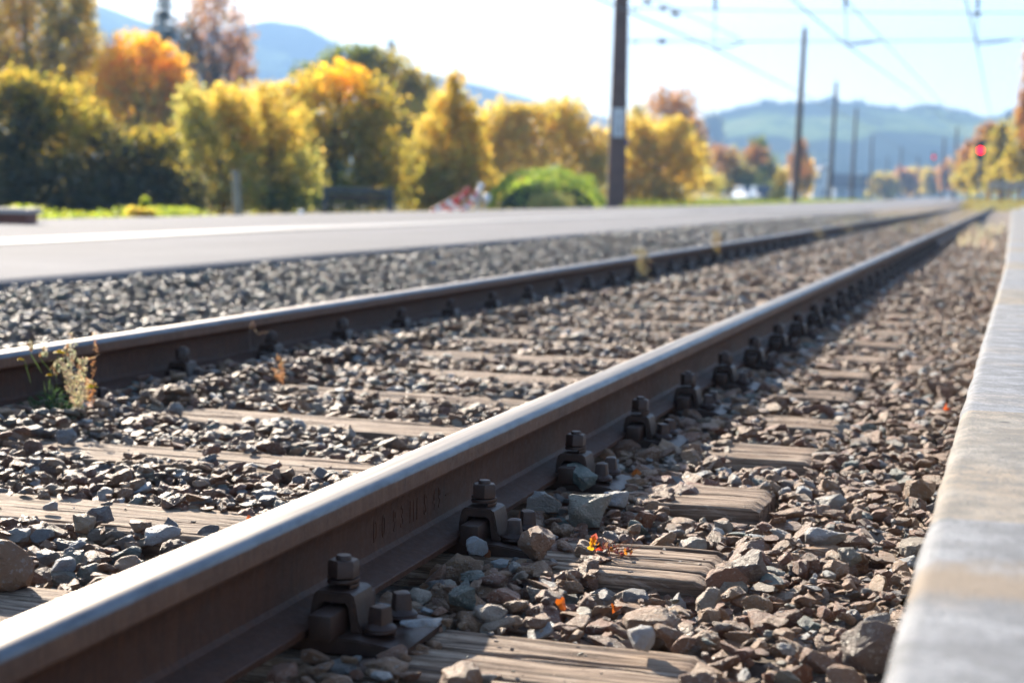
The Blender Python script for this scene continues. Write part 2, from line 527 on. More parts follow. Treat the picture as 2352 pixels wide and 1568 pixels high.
# ridge-top trees on the near hill (a wood far away: one mass)
def ridge_wood():
    bm = bmesh.new(); rng = random.Random(3)
    spots = []
    for X0, X1, Y0, Y1, n, h in ((1640, 1740, 262, 238, 22, 1.6), (1735, 1785, 238, 236, 26, 2.6), (1785, 1895, 237, 232, 20, 1.2), (1890, 1930, 232, 233, 22, 2.8), (1955, 1990, 236, 240, 18, 2.4),
                                 (1990, 2085, 240, 250, 18, 1.2), (2080, 2170, 251, 250, 70, 2.6), (2170, 2250, 250, 272, 50, 2.2), (2250, 2300, 272, 270, 20, 1.6), (2290, 2400, 270, 238, 50, 2.6)):
        for k in range(n):
            t = rng.random()
            p = at(X0 + (X1 - X0) * t, Y0 + (Y1 - Y0) * t - 2, 1195)
            hh = h * rng.uniform(0.45, 1.5) * (0.55 + 0.45 * math.sin(math.pi * t))
            prof = [(0.6, -4), (hh * 0.32, 0.3), (hh * 0.2, hh * 0.4), (hh * 0.1, hh * 0.75), (0.1, hh)]
            bm_lathe(bm, prof, 6, p, rng.random())
    return mesh_from("ridge_forest", bm)
tag(link("ridge_forest", ridge_wood(), plain("dark_spruce", (0.025, 0.04, 0.025), 1.0, scale=0.2)), "dark line of spruces along the top of the blue hill", "forest", kind="stuff")

# ------------------------------------------------------------------ rails
RAIL_HALF = [(0.0, 0.0), (0.010, -0.0002), (0.018, -0.0007), (0.0235, -0.0016), (0.0268, -0.0030), (0.0296, -0.0052), (0.0318, -0.0082), (0.0330, -0.0115), (0.0336, -0.0150), (0.0344, -0.0350), (0.0330, -0.0385),
             (0.0180, -0.0450), (0.0110, -0.0500), (0.0080, -0.0580), (0.0070, -0.0760), (0.0072, -0.1080), (0.0095, -0.1180), (0.0150, -0.1245), (0.0240, -0.1280),
             (0.0610, -0.1385), (0.0625, -0.1400), (0.0625, -0.1480), (0.0615, -0.1490)]
def rail_mesh(name, ysr, off=lambda y: 0.0, zoff=lambda y: 0.0):
    prof = RAIL_HALF + [(-x, z) for x, z in RAIL_HALF[:0:-1]]
    n = len(prof); v, f = [], []
    for y in ysr:
        for x, z in prof: v.append((x + off(y), y, z + zoff(y)))
    for j in range(len(ysr) - 1):
        for k in range(n):
            a, b = j * n + k, j * n + (k + 1) % n
            f.append((a, a + n, b + n, b))
    f.append(tuple(range(n))); f.append(tuple(range((len(ysr) - 1) * n, len(ysr) * n))[::-1])
    return pydata(name, v, f)
ysr = [-2 + 0.4 * i for i in range(60)] + [22 + 2 * i for i in range(20)] + [62 + 8 * i for i in range(50)]
def zr(y): return 0.0 if y < 60 else (y - 60) * 0.0012
rail_near = link("rail", rail_mesh("rail", ysr, bend, zr), M_RAIL, smooth=20)
rail_near.location = (RAIL_X[0], 0, 0)
tag(rail_near, "near steel rail with rusty flank, polished top and raised lettering on its web", "rail", "running rails of the track")
rail_far = link("rail", rail_mesh("rail_b", ysr, bend, zr), M_RAIL, smooth=20)
rail_far.location = (RAIL_X[1], 0, 0)
tag(rail_far, "far steel rail with shining top between sleepers and grey gravel shoulder", "rail", "running rails of the track")
# raised mill lettering on the web of the near rail: one small relief per character
def glyph(ch, y, w, h=0.036, z0=-0.1040):
    cu = bpy.data.curves.new("letter", 'FONT')
    cu.body = ch; cu.size = 1.0; cu.extrude = 0.0005; cu.bevel_depth = 0.0
    tmp = bpy.data.objects.new("letter", cu); COL.objects.link(tmp)
    bpy.context.view_layer.update()
    me_ = bpy.data.meshes.new_from_object(tmp.evaluated_get(bpy.context.evaluated_depsgraph_get()))
    bpy.data.objects.remove(tmp)
    X = [p.co.x for p in me_.vertices]; Y = [p.co.y for p in me_.vertices]
    sx = w / (max(X) - min(X)); sy = (h / (max(Y) - min(Y))) if ch != "\u2014" else 0.04
    y0 = min(Y) if ch != "\u2014" else min(Y) - 0.35
    for p in me_.vertices:
        x, yy_, z = p.co
        p.co = (z + 0.0076, y + (x - min(X)) * sx, z0 + (yy_ - y0) * sy)
    me_.update()
    link("raised_letter", me_, M_RAIL, rail_near)
for ch, y, w in (("D", 2.315, .012), ("O", 2.350, .012), ("9", 2.398, .011), ("3", 2.432, .011), ("I", 2.474, .003), ("I", 2.490, .003), ("I", 2.506, .003),
                 ("S", 2.541, .011), ("4", 2.585, .012), ("9", 2.611, .011), ("\u2014", 2.650, .030)):
    glyph(ch, y, w)
# other rails in the distance: turnout towards the right
def far_rails():
    for k, (x0, lab) in enumerate(((3.2, "thin distant rail curving in beside the grassy bank, left one of its pair"), (4.635, "thin distant rail curving in beside the grassy bank, right one of its pair"))):
        ysd = [95 + 8 * i for i in range(48)]
        off = lambda y, x0=x0: x0 - 4.4 + bend(y) * 1.05 - max(0, (150 - y)) * -0.012
        o = link("rail", rail_mesh("rail_c%d" % k, ysd, off, lambda y: -0.02 + (y - 60) * 0.0014), M_RAIL, smooth=32)
        tag(o, lab, "rail", "distant rails")
far_rails()

# ------------------------------------------------------------------ sleepers
SLP_TOP = -0.170
def sleeper_mesh(seed, L=2.50, W=0.225, H=0.15):
    rng = random.Random(seed)
    nx, ny = 150, 84
    cracks = []
    for k in range(11):
        cracks.append((rng.uniform(-W * 0.42, W * 0.42), rng.uniform(0.0016, 0.0036), rng.uniform(0.006, 0.020), rng.uniform(-1.2, 1.2), rng.uniform(0.25, 0.9), rng.uniform(0, 99)))
    v, f = [], []
    def top(x, y):
        h = 0.0035 * noise.noise(Vector((x * 2.2, y * 18, seed))) + 0.0025 * noise.noise(Vector((x * 9, y * 60, seed + 5)))
        for cy, cw, cd, cx, cl, ph in cracks:
            yy_ = cy + 0.014 * noise.noise(Vector((x * 2.6, ph, 0))) + 0.004 * noise.noise(Vector((x * 14, ph, 5)))
            along = max(0.0, 1 - ((x - cx) / cl) ** 2)
            h -= cd * along * math.exp(-((y - yy_) / cw) ** 2)
        e = W / 2 - abs(y)
        wob = 0.003 + 0.006 * (0.5 + 0.5 * noise.noise(Vector((x * 4, math.copysign(3, y), seed))))
        if e < wob: h -= (wob - e) ** 2 / wob * 1.1
        ex = L / 2 - abs(x)
        we = 0.003 + 0.010 * (0.5 + 0.5 * noise.noise(Vector((y * 30, math.copysign(2, x), seed))))
        if ex < we: h -= (we - ex) ** 2 / we
        return h
    prof = [(-W / 2, -H), (-W / 2, -H * 0.55)] + [(-W / 2 + W * k / ny, None) for k in range(ny + 1)] + [(W / 2, -H * 0.55), (W / 2, -H)]
    n = len(prof)
    for i in range(nx + 1):
        x = -L / 2 + L * i / nx
        endj = 0.0
        for y, z in prof:
            if z is None: zz = top(x, y)
            else: zz = z
            jx = 0.004 * noise.noise(Vector((0, y * 40, zz * 40 + seed))) if i in (0, nx) else 0
            jy = 0.005 * noise.noise(Vector((x * 3, 0, zz * 30 + seed))) if abs(abs(y) - W / 2) < 1e-5 else 0
            v.append((x + jx, y + jy, zz))
    for i in range(nx):
        for k in range(n - 1):
            f.append((i * n + k, (i + 1) * n + k, (i + 1) * n + k + 1, i * n + k + 1))
    f.append(tuple(range(n))); f.append(tuple(nx * n + k for k in range(n))[::-1])
    return pydata("sleeper", v, f)
SLP_MESH = [sleeper_mesh(s) for s in (2, 5, 9, 14)]
for m_ in SLP_MESH:
    m_.materials.append(M_WOOD)
    m_.polygons.foreach_set("use_smooth", [True] * len(m_.polygons)); m_.set_sharp_from_angle(angle=R_(50))
SLP_LAB = {
    0: "weathered sleeper at the photo's bottom with pale blue stone slab on its shaded end",
    1: "cracked wooden sleeper with the red and yellow leaf sprig lying on it",
    2: "split wooden sleeper end half in rail shadow, beside the large teal stones",
    3: "wooden sleeper next beyond the one beside the large teal stones",
    4: "wooden sleeper level with the orange leaf near the kerb",
    5: "wooden sleeper between the rails beside the thin reddish dry stalk",
    6: "narrow strip of sunlit sleeper just beyond the reddish dry stalk",
    7: "blurred sleeper strip crossing between the rails, level with the small pale stalk",
}
sleepers = []
for k in range(-1, 30):
    o = bpy.data.objects.new("sleeper", SLP_MESH[k % 4])
    COL.objects.link(o)
    dx = {0: 0.06, 1: -0.015, 2: -0.02, 3: 0.01}.get(k, random.uniform(-0.02, 0.02))
    o.location = (TRACK_X + dx, S0 + DS * k + 0.01, SLP_TOP + random.uniform(-0.004, 0.003))
    o.rotation_euler = (0, random.uniform(-0.003, 0.003), random.uniform(-0.006, 0.006) + (math.pi if (k * 7) % 3 == 0 else 0))
    tag(o, SLP_LAB.get(k, "blurred wooden sleeper sunk in gravel far along the track" if k > 0 else "wooden sleeper just below the bottom edge of the photo"), "sleeper", "wooden sleepers under the track")
    sleepers.append(o)

# ------------------------------------------------------------------ rail fastenings
def fast_parts():
    P = {}
    # base plate with two ribs, z = 0 is the underside of the rail foot
    bm = bmesh.new()
    pr = [(-0.188, -0.0215), (-0.188, -0.013), (-0.172, -0.006), (-0.125, 0.0), (0.125, 0.0), (0.172, -0.006), (0.188, -0.013), (0.188, -0.0215)]
    A = [bm.verts.new((x, -0.062, z)) for x, z in pr]; B = [bm.verts.new((x, 0.106, z)) for x, z in pr]
    for q in range(8): bm.faces.new((A[q], A[(q + 1) % 8], B[(q + 1) % 8], B[q]))
    bm.faces.new(A[::-1]); bm.faces.new(B)
    bmesh.ops.recalc_face_normals(bm, faces=bm.faces[:])
    bmesh.ops.bevel(bm, geom=[e for e in bm.edges if abs(e.verts[0].co.y - e.verts[1].co.y) < 1e-6], offset=0.002, segments=2, affect='EDGES')
    for s in (-1, 1):
        bm_box(bm, (s * 0.0835, 0.0, 0.0160), (0.033, 0.160, 0.034), bevel=0.005)
    P['base_plate'] = mesh_from("base_plate", bm)
    # arched clip, extruded along the rail
    for s in (1, -1):
        prof = [(0.0505, 0.0130), (0.0505, 0.026), (0.0525, 0.038), (0.0550, 0.0475), (0.0605, 0.0530), (0.1050, 0.0530), (0.1110, 0.0490), (0.1145, 0.037), (0.1180, 0.015), (0.1240, 0.004), (0.1240, 0.0005),
                (0.1080, 0.0005), (0.1060, 0.016), (0.1035, 0.034), (0.0990, 0.0385), (0.0680, 0.0385), (0.0640, 0.034), (0.0615, 0.0130)]
        bm = bmesh.new(); h = 0.034
        A = [bm.verts.new((x * s, -h, z)) for x, z in prof]; B = [bm.verts.new((x * s, h, z)) for x, z in prof]
        n = len(prof)
        for k in range(n): bm.faces.new((A[k], A[(k + 1) % n], B[(k + 1) % n], B[k]))
        bm.faces.new(A[::-1]); bm.faces.new(B)
        bmesh.ops.recalc_face_normals(bm, faces=bm.faces[:])
        cap = [e for e in bm.edges if abs(e.verts[0].co.y - e.verts[1].co.y) < 1e-6]
        bmesh.ops.bevel(bm, geom=cap, offset=0.0022, segments=2, affect='EDGES')
        P['clip', s] = mesh_from("clip", bm)
    # hexagonal nut with the bolt end
    bm = bmesh.new()
    bm_lathe(bm, [(0.0200, 0), (0.0212, 0.0010), (0.0212, 0.0205), (0.0188, 0.0235)], 6, rot0=0.35)
    bm_lathe(bm, [(0.0105, 0.020), (0.0105, 0.0275), (0.0090, 0.0295)], 18)
    P['hex_nut'] = mesh_from("hex_nut", bm)
    # double spring washer (two turns)
    def washer(r0, r1, turns, th):
        bm = bmesh.new(); n = 26; rings = []
        N_ = int(n * turns)
        for i in range(N_ + 1):
            a = -1.1 + 2 * math.pi * i / n; z = th * 0.5 + (th + 0.0012) * i / n
            c, s_ = math.cos(a), math.sin(a)
            rings.append([bm.verts.new((r * c, r * s_, z + dz)) for r, dz in ((r0, -th / 2), (r1, -th / 2), (r1 + .0008, 0), (r1, th / 2), (r0, th / 2))])
        for i in range(N_):
            for k in range(5): bm.faces.new((rings[i][k], rings[i][(k + 1) % 5], rings[i + 1][(k + 1) % 5], rings[i + 1][k]))
        bm.faces.new(rings[0][::-1]); bm.faces.new(rings[-1])
        return bm
    P['nut_washer'] = mesh_from("spring_washer", washer(0.011, 0.0212, 1.75, 0.0054))
    P['screw_washer'] = mesh_from("spring_washer", washer(0.011, 0.0215, 1.5, 0.0036))
    # coach screw: round flange flaring into a tapered square head
    bm = bmesh.new()
    bm_lathe(bm, [(0.0215, 0.0), (0.0222, 0.003), (0.0205, 0.0062), (0.0170, 0.0095), (0.0135, 0.0140)], 20)
    n = 16; rings = []
    for r, z, q in ((0.0150, 0.010, 0.3), (0.0130, 0.018, 0.85), (0.0112, 0.040, 1.0), (0.0102, 0.0435, 1.0), (0.003, 0.0470, 1.0)):
        ring = []
        for k in range(n):
            a = 2 * math.pi * k / n + 0.3
            c, s_ = math.cos(2 * math.pi * k / n), math.sin(2 * math.pi * k / n)
            sq = 1.0 / max(abs(c), abs(s_))
            rr = r * ((1 - q) + q * min(sq, 1.30))
            ring.append(bm.verts.new((rr * math.cos(a), rr * math.sin(a), z)))
        rings.append(ring)
    for i in range(len(rings) - 1):
        for k in range(n): bm.faces.new((rings[i][k], rings[i][(k + 1) % n], rings[i + 1][(k + 1) % n], rings[i + 1][k]))
    bm.faces.new(rings[-1])
    for q in bm.verts: q.co.z *= 0.70
    P['coach_screw'] = mesh_from("coach_screw", bm)
    for k, m in P.items():
        m.materials.append(M_FAST)
        m.polygons.foreach_set("use_smooth", [True] * len(m.polygons)); m.set_sharp_from_angle(angle=R_(38))
    return P
FP = fast_parts()
def fastening(x, y, label, group, rng):
    t = empty("rail_fastening", (x, y, -0.149))
    tag(t, label, "rail fastening", group)
    def part(name, me_, par, loc=(0, 0, 0), rz=0.0):
        o = bpy.data.objects.new(name, me_); COL.objects.link(o); o.parent = par; o.location = loc; o.rotation_euler = (0, 0, rz); return o
    part("base_plate", FP['base_plate'], t)
    for s in (1, -1):
        part("clip", FP['clip', s], t)
        nt = part("hex_nut", FP['hex_nut'], t, (s * 0.0835, 0, 0.0535 + 0.0130), rng.uniform(0, 1.04))
        part("spring_washer", FP['nut_washer'], nt, (0, 0, -0.0130), rng.uniform(-0.5, 0.5))
        for dy in (-0.018, 0.062):
            sc_ = part("coach_screw", FP['coach_screw'], t, (s * 0.1435, dy, 0.0058), rng.uniform(0, 1.5))
            part("spring_washer", FP['screw_washer'], sc_, (0, 0, -0.0074), rng.uniform(-1, 1))
    return t
def fast_simple_mesh():
    bm = bmesh.new()
    for key, loc in [('base_plate', (0, 0, 0)), (('clip', 1), (0, 0, 0)), (('clip', -1), (0, 0, 0))] + [('hex_nut', (s * .0835, 0, .0665)) for s in (1, -1)] + [('nut_washer', (s * .0835, 0, .0535)) for s in (1, -1)] + [('coach_screw', (s * .1435, d, .0058)) for s in (1, -1) for d in (-.018, .062)]:
        n0 = len(bm.verts)
        bm.from_mesh(FP[key]); bm.verts.ensure_lookup_table()
        for q in bm.verts[n0:]: q.co += Vector(loc)
    m = mesh_from("rail_fastening", bm); m.materials.append(M_FAST)
    return m
FSIMPLE = fast_simple_mesh()
NEAR_F = {
    0: "rusty rail fastening nearest the camera, left of the pale blue stone slab",
    1: "rusty rail fastening just right of the raised lettering on the near rail",
    2: "rusty rail fastening beside the rounded grey-green stone, beyond the lettered web",
    3: "fourth rusty fastening along the near rail, beyond the one by the rounded grey-green stone",
    4: "fifth rusty fastening along the near rail counted from the foreground",
    5: "sixth rusty fastening along the near rail counted from the foreground",
    6: "seventh rusty fastening along the near rail, already blurred",
}
FAR_F = {
    2: "dark fastening at the far rail beside the yellow-flowered weed",
    3: "dark fastening at the far rail, first one right of the yellow-flowered weed",
    4: "dark fastening at the far rail beneath the curled dry stem",
    5: "dark fastening at the far rail, next beyond the curled dry stem",
    6: "dark fastening at the far rail, second beyond the curled dry stem",
}
rng = random.Random(21)
for k in range(0, 30):
    y = S0 + DS * k
    for ri, (x, D, nm) in enumerate(((RAIL_X[0], NEAR_F, "near"), (RAIL_X[1], FAR_F, "far"))):
        grp = "rail fastenings along the %s rail" % nm
        lim = 9 if ri == 0 else 9
        lab = D.get(k, "blurred dark fastening far along the %s rail" % nm if k > 2 else "rusty fastening of the %s rail outside the photo" % nm)
        if k < lim: fastening(x, y - (0.07 if ri else 0), lab, grp, rng)
        else:
            o = bpy.data.objects.new("rail_fastening", FSIMPLE); COL.objects.link(o); o.location = (x, y - (0.07 if ri else 0), -0.149)
            tag(o, lab, "rail fastening", grp)

# ------------------------------------------------------------------ stones
def stone_mesh(seed, flat=0.55, pts=15, fine=True, elong=0.78):
    rng = random.Random(seed)
    bm = bmesh.new()
    ax = (0.5, 0.5 * rng.uniform(elong - 0.12, elong + 0.12), 0.5 * rng.uniform(flat - 0.12, flat + 0.14))
    for k in range(pts):
        d = Vector((rng.gauss(0, 1), rng.gauss(0, 1), rng.gauss(0, 1))).normalized()
        r = rng.uniform(0.86, 1.08)
        p = 3.2
        q = (abs(d.x) ** p + abs(d.y) ** p + abs(d.z) ** p) ** (-1 / p)
        d = d * (0.45 + 0.55 * q)
        bm.verts.new((d.x * ax[0] * r, d.y * ax[1] * r, d.z * ax[2] * r))
    res = bmesh.ops.convex_hull(bm, input=bm.verts[:])
    bmesh.ops.delete(bm, geom=[g for g in set(res['geom_interior'] + res['geom_unused']) if isinstance(g, bmesh.types.BMVert)], context='VERTS')
    bmesh.ops.dissolve_limit(bm, angle_limit=R_(14), verts=bm.verts[:], edges=bm.edges[:])
    bmesh.ops.bevel(bm, geom=bm.edges[:], offset=rng.uniform(0.022, 0.055), segments=2 if fine else 1, affect='EDGES', profile=0.55, clamp_overlap=True)
    bmesh.ops.triangulate(bm, faces=bm.faces[:])
    if fine:
        for _ in range(2):
            es = [e for e in bm.edges if e.calc_length() > 0.10]
            if es: bmesh.ops.subdivide_edges(bm, edges=es, cuts=1)
            bmesh.ops.triangulate(bm, faces=bm.faces[:])
        for q in bm.verts:
            n_ = noise.fractal(q.co * 5 + Vector((seed, 0, 0)), 0.9, 2.0, 4)
            q.co += q.co.normalized() * n_ * 0.045
    return mesh_from("stone", bm)
STONE_COL = bpy.data.collections.new("stone_shapes")      # not linked to the scene: shapes for the gravel
N_SH = 22
for k in range(N_SH):
    m = stone_mesh(100 + k, flat=0.42 + 0.026 * (k % 10), pts=12 + k % 8)
    m.materials.append(M_BALLAST)
    m.polygons.foreach_set("use_smooth", [True] * len(m.polygons)); m.set_sharp_from_angle(angle=R_(48))
    STONE_COL.objects.link(bpy.data.objects.new("shape_%02d" % k, m))

def gravel_group():
    ng = bpy.data.node_groups.new("scatter_stones", 'GeometryNodeTree')
    ng.interface.new_socket("Geometry", in_out='INPUT', socket_type='NodeSocketGeometry')
    ng.interface.new_socket("Geometry", in_out='OUTPUT', socket_type='NodeSocketGeometry')
    N = ng.nodes
    gi = N.new('NodeGroupInput'); go = N.new('NodeGroupOutput')
    ip = N.new('GeometryNodeInstanceOnPoints'); ci = N.new('GeometryNodeCollectionInfo')
    ci.inputs['Collection'].default_value = STONE_COL
    ci.inputs['Separate Children'].default_value = True
    ci.inputs['Reset Children'].default_value = True
    def attr(nm, ty):
        a = N.new('GeometryNodeInputNamedAttribute'); a.data_type = ty; a.inputs['Name'].default_value = nm
        return a.outputs['Attribute']
    ng.links.new(gi.outputs[0], ip.inputs['Points'])
    ng.links.new(ci.outputs[0], ip.inputs['Instance'])
    ip.inputs['Pick Instance'].default_value = True
    ng.links.new(attr('idx', 'INT'), ip.inputs['Instance Index'])
    ng.links.new(attr('rot', 'FLOAT_VECTOR'), ip.inputs['Rotation'])
    ng.links.new(attr('scl', 'FLOAT_VECTOR'), ip.inputs['Scale'])
    ng.links.new(ip.outputs[0], go.inputs[0])
    return ng
GN = gravel_group()
def gravel(name, label, pts, rot, scl, idx, tint):
    me = bpy.data.meshes.new(name)
    n = len(pts)
    me.vertices.add(n)
    me.vertices.foreach_set("co", np.asarray(pts, np.float32).ravel())
    for nm, ty, arr, key in (("rot", 'FLOAT_VECTOR', rot, "vector"), ("scl", 'FLOAT_VECTOR', scl, "vector"), ("idx", 'INT', idx, "value"), ("tint", 'FLOAT', tint, "value"), ("rnd", 'FLOAT', RNG.random(n), "value")):
        a = me.attributes.new(nm, ty, 'POINT')
        a.data.foreach_set(key, np.asarray(arr, np.int32 if ty == 'INT' else np.float32).ravel())
    me.materials.append(M_BALLAST)
    o = bpy.data.objects.new(name, me); COL.objects.link(o)
    md = o.modifiers.new("scatter", 'NODES'); md.node_group = GN
    return tag(o, label, "gravel", kind="stuff")

# single stones that stand out (each a thing): name, x, y, z of underside, size, flatness, tint, yaw, label
SOLO = [
    (-0.722, 2.030, -0.150, 0.064, 0.30, 0.955, 0.2, "pale blue flat stone slab on the shaded end of the bottom sleeper"),
    (-0.700, 2.86, -0.185, 0.098, 0.62, 0.84, 0.4, "largest blue-green angular stone beside the rail, right of the square screw heads"),
    (-0.690, 3.02, -0.178, 0.072, 0.40, 0.97, 0.1, "flat white stone behind the largest blue-green angular stone"),
    (-0.715, 2.56, -0.185, 0.085, 0.72, 0.30, 1.0, "pinkish grey blocky stone in front of the leaf-topped sleeper"),
    (-0.800, 3.19, -0.178, 0.082, 0.78, 0.80, 2.0, "rounded grey-green boulder-like stone against the rail foot"),
    (-0.800, 2.90, -0.160, 0.072, 0.55, 0.92, 0.8, "pale turquoise pointed stone between screw heads and rounded stone"),
    (-0.285, 2.87, -0.190, 0.078, 0.55, 0.985, 0.1, "white angular stone alone amid brown gravel right of the sleeper ends"),
    (-0.125, 2.82, -0.185, 0.070, 0.66, 0.72, 0.6, "lichen-spotted grey block close to the pale kerb"),
    (-0.150, 3.38, -0.200, 0.085, 0.80, 0.20, 0.9, "rust-brown upright block close to the kerb edge"),
    (-0.455, 2.24, -0.200, 0.095, 0.50, 0.14, 0.15, "smooth brown rounded stone behind the bottom sleeper"),
    (-0.365, 2.56, -0.185, 0.070, 0.66, 0.47, 0.5, "dark navy angular block below the leaf-topped sleeper's end"),
    (-1.505, 2.545, -0.170, 0.062, 0.66, 0.53, 0.3, "dark blue-grey stone resting on sleeper edge between the rails"),
    (-1.645, 2.60, -0.170, 0.028, 0.70, 0.945, 0.5, "small pale grey pebble alone on the sleeper between the rails"),
    (-1.345, 2.46, -0.190, 0.070, 0.62, 0.99, 0.8, "white knobbly stone just behind the near rail head"),
    (-1.400, 2.09, -0.190, 0.100, 0.85, 0.13, 0.3, "big brown stone cut by the photo's left edge"),
    (-2.030, 3.275, -0.170, 0.055, 0.70, 0.60, 1.1, "dark block on the third sleeper, casting a shadow on pale wood"),
    (-1.655, 3.255, -0.170, 0.046, 0.75, 0.34, 0.7, "small dark brown stone sitting on the sunlit pale sleeper"),
    (-2.030, 3.800, -0.170, 0.060, 0.70, 0.62, 0.4, "grey pointed stone lying across a pale blurred sleeper"),
    (-0.190, 5.22, -0.195, 0.130, 0.62, 0.05, 0.5, "large dark slab-like stone standing out of blurred gravel by the kerb"),
    (-0.805, 2.52, -0.175, 0.046, 0.62, 0.965, 0.9, "small icy blue stone under the rail foot by the second fastening"),
    (-0.722, 2.21, -0.180, 0.050, 0.80, 0.79, 0.2, "speckled green upright stone in rail shadow"),
    (-0.440, 2.095, -0.182, 0.046, 0.75, 0.99, 1.3, "small white cube-like stone at the back edge of the bottom sleeper"),
    (-0.145, 2.12, -0.185, 0.090, 0.80, 0.44, 0.2, "dark greenish block at the lower kerb corner"),
]
solo_xy = [(-0.635, 2.650, 0.045), (-0.600, 2.655, 0.045), (-0.645, 2.60, 0.04)]
for i, (x, y, z, size, fl, tint, yaw, lab) in enumerate(SOLO):
    me = stone_mesh(900 + i * 3, flat=fl, pts=16, elong=0.72)
    o = link("stone", me, mat_stone("rock_%02d" % i, tint, (i * 0.37) % 1.0), smooth=46)
    zs = [q.co.z for q in me.vertices]
    o.scale = (size, size, size)
    o.location = (x, y, z + (0.004 if z > -0.172 else 0.016) - min(zs) * size)
    o.rotation_euler = (random.uniform(-0.12, 0.12), random.uniform(-0.12, 0.12), yaw)
    tag(o, lab, "stone", "stones that stand out in the ballast")
    solo_xy.append((x, y, size * 0.42))

class Pile:
    """drops stones on a height field so they lie on one another"""
    def __init__(self, x0, x1, y0, y1, cell):
        self.x0, self.y0, self.c = x0, y0, cell
        self.nx = int((x1 - x0) / cell) + 2; self.ny = int((y1 - y0) / cell) + 2
        X = x0 + np.arange(self.nx) * cell; Y = y0 + np.arange(self.ny) * cell
        self.H = np.array([[bed_z(x, y) for y in (Y[0], Y[-1])] for x in X]).mean(1)[:, None] * np.ones(self.ny)[None, :]
        self.P, self.Rr, self.S, self.I, self.T = [], [], [], [], []
    def drop(self, x, y, size, tint, cap, tiltmax=0.45):
        fl = random.uniform(0.55, 1.15)
        th = size * 0.5 * 0.55 * fl
        r = size * 0.42
        i0 = int((x - r - self.x0) / self.c); i1 = int((x + r - self.x0) / self.c) + 1
        j0 = int((y - r - self.y0) / self.c); j1 = int((y + r - self.y0) / self.c) + 1
        i0 = max(i0, 0); j0 = max(j0, 0); i1 = min(i1, self.nx); j1 = min(j1, self.ny)
        if i1 <= i0 or j1 <= j0: return
        sub = self.H[i0:i1, j0:j1]
        hm = float(sub.mean()); hx = float(sub.max())
        z = 0.55 * hm + 0.45 * hx + th * 0.30
        if z > cap: return
        gx = float(sub[-1].mean() - sub[0].mean()) / max(2 * r, 1e-3) if sub.shape[0] > 1 else 0
        gy = float(sub[:, -1].mean() - sub[:, 0].mean()) / max(2 * r, 1e-3) if sub.shape[1] > 1 else 0
        k = 0.4
        self.P.append((x, y, z))
        self.Rr.append((math.atan(gy) * k + random.gauss(0, 0.19), -math.atan(gx) * k + random.gauss(0, 0.19), random.uniform(0, 6.28)))
        self.S.append((size * random.uniform(0.9, 1.15), size * random.uniform(0.8, 1.1), size * fl))
        self.I.append(random.randrange(N_SH)); self.T.append(tint)
        np.maximum(sub, z + th * 0.55, out=sub)

def blocked(x, y):
    k = round((y - S0) / DS)
    for rx in RAIL_X:
        d = abs(x - rx)
        if d < 0.070: return True
        yo = 0.07 if rx < -2 else 0.0
        if rx < -2 and d < 0.2 and not (d < 0.135 and abs(y + yo - (S0 + DS * k)) < 0.06): continue
        if d < 0.178 and abs(y + yo - (S0 + DS * k) - 0.01) < 0.085: return True
        if d < 0.200 and abs(y - (S0 + DS * k) - 0.02) < 0.10: return random.random() < 0.2
    half = 0.130 if x > -0.8 else 0.072 if y < 3.6 else 0.080
    e = half - abs(y - (S0 + DS * k + 0.01) - (0.0 if x > -0.8 else 0.012))
    if -1 <= k < 22 and e > 0:
        lim = -0.41 if k != 0 else -0.352
        if -2.94 < x < lim:
            if -0.85 < x < (-0.72 if k == 0 else -0.63): return random.random() > 0.8
            if -0.63 <= x < -0.60: return random.random() > 0.2
            if x < -2.14: return random.random() > 0.9
            if -1.12 < x < -0.99 or -2.14 < x < -2.06: return random.random() > 0.12
            keep = (0.004 if e > 0.02 else 0.04) if x > -0.8 else (0.010 if e > 0.03 else 0.10)
            if x < -1.0 and y > 6: keep = 0.05 if e > 0.03 else 0.2
            return random.random() > keep
    for sx, sy, sr in solo_xy:
        if (x - sx) ** 2 + (y - sy) ** 2 < sr * sr: return True
    return False

def tint_for(x):
    u = random.random()
    if x < -2.6:      # grey shoulder
        return random.choice((0.44, 0.47, 0.50, 0.53, 0.57, 0.62, 0.79, 0.82)) + random.uniform(-0.03, 0.03) if u < 0.93 else random.uniform(0.9, 1.0)
    if x < -1.0:      # between the rails: browns and greys
        if u < 0.62: return random.uniform(0.0, 0.40)
        if u < 0.93: return random.uniform(0.40, 0.88)
        return random.uniform(0.88, 1.0)
    if u < 0.75: return random.uniform(0.0, 0.40)
    if u < 0.93: return random.uniform(0.40, 0.86)
    return random.uniform(0.86, 1.0)

def fill(x0, x1, y0, y1, per_m2, size, cap, cell=0.01, pile=None):
    p = pile or Pile(x0 - 0.05, x1 + 0.05, y0 - 0.05, y1 + 0.05, cell)
    n = int((x1 - x0) * (y1 - y0) * per_m2)
    for _ in range(n):
        x = random.uniform(x0, x1); y = random.uniform(y0, y1)
        if blocked(x, y): continue
        s = size(x) if callable(size) else random.uniform(*size)
        c = cap(x, y) if callable(cap) else cap
        p.drop(x, y, s, tint_for(x), c)
    return p
def emit(name, label, *piles):
    P, Rr, S, I, T = [], [], [], [], []
    for p in piles: P += p.P; Rr += p.Rr; S += p.S; I += p.I; T += p.T
    return gravel(name, label, P, Rr, S, I, T)

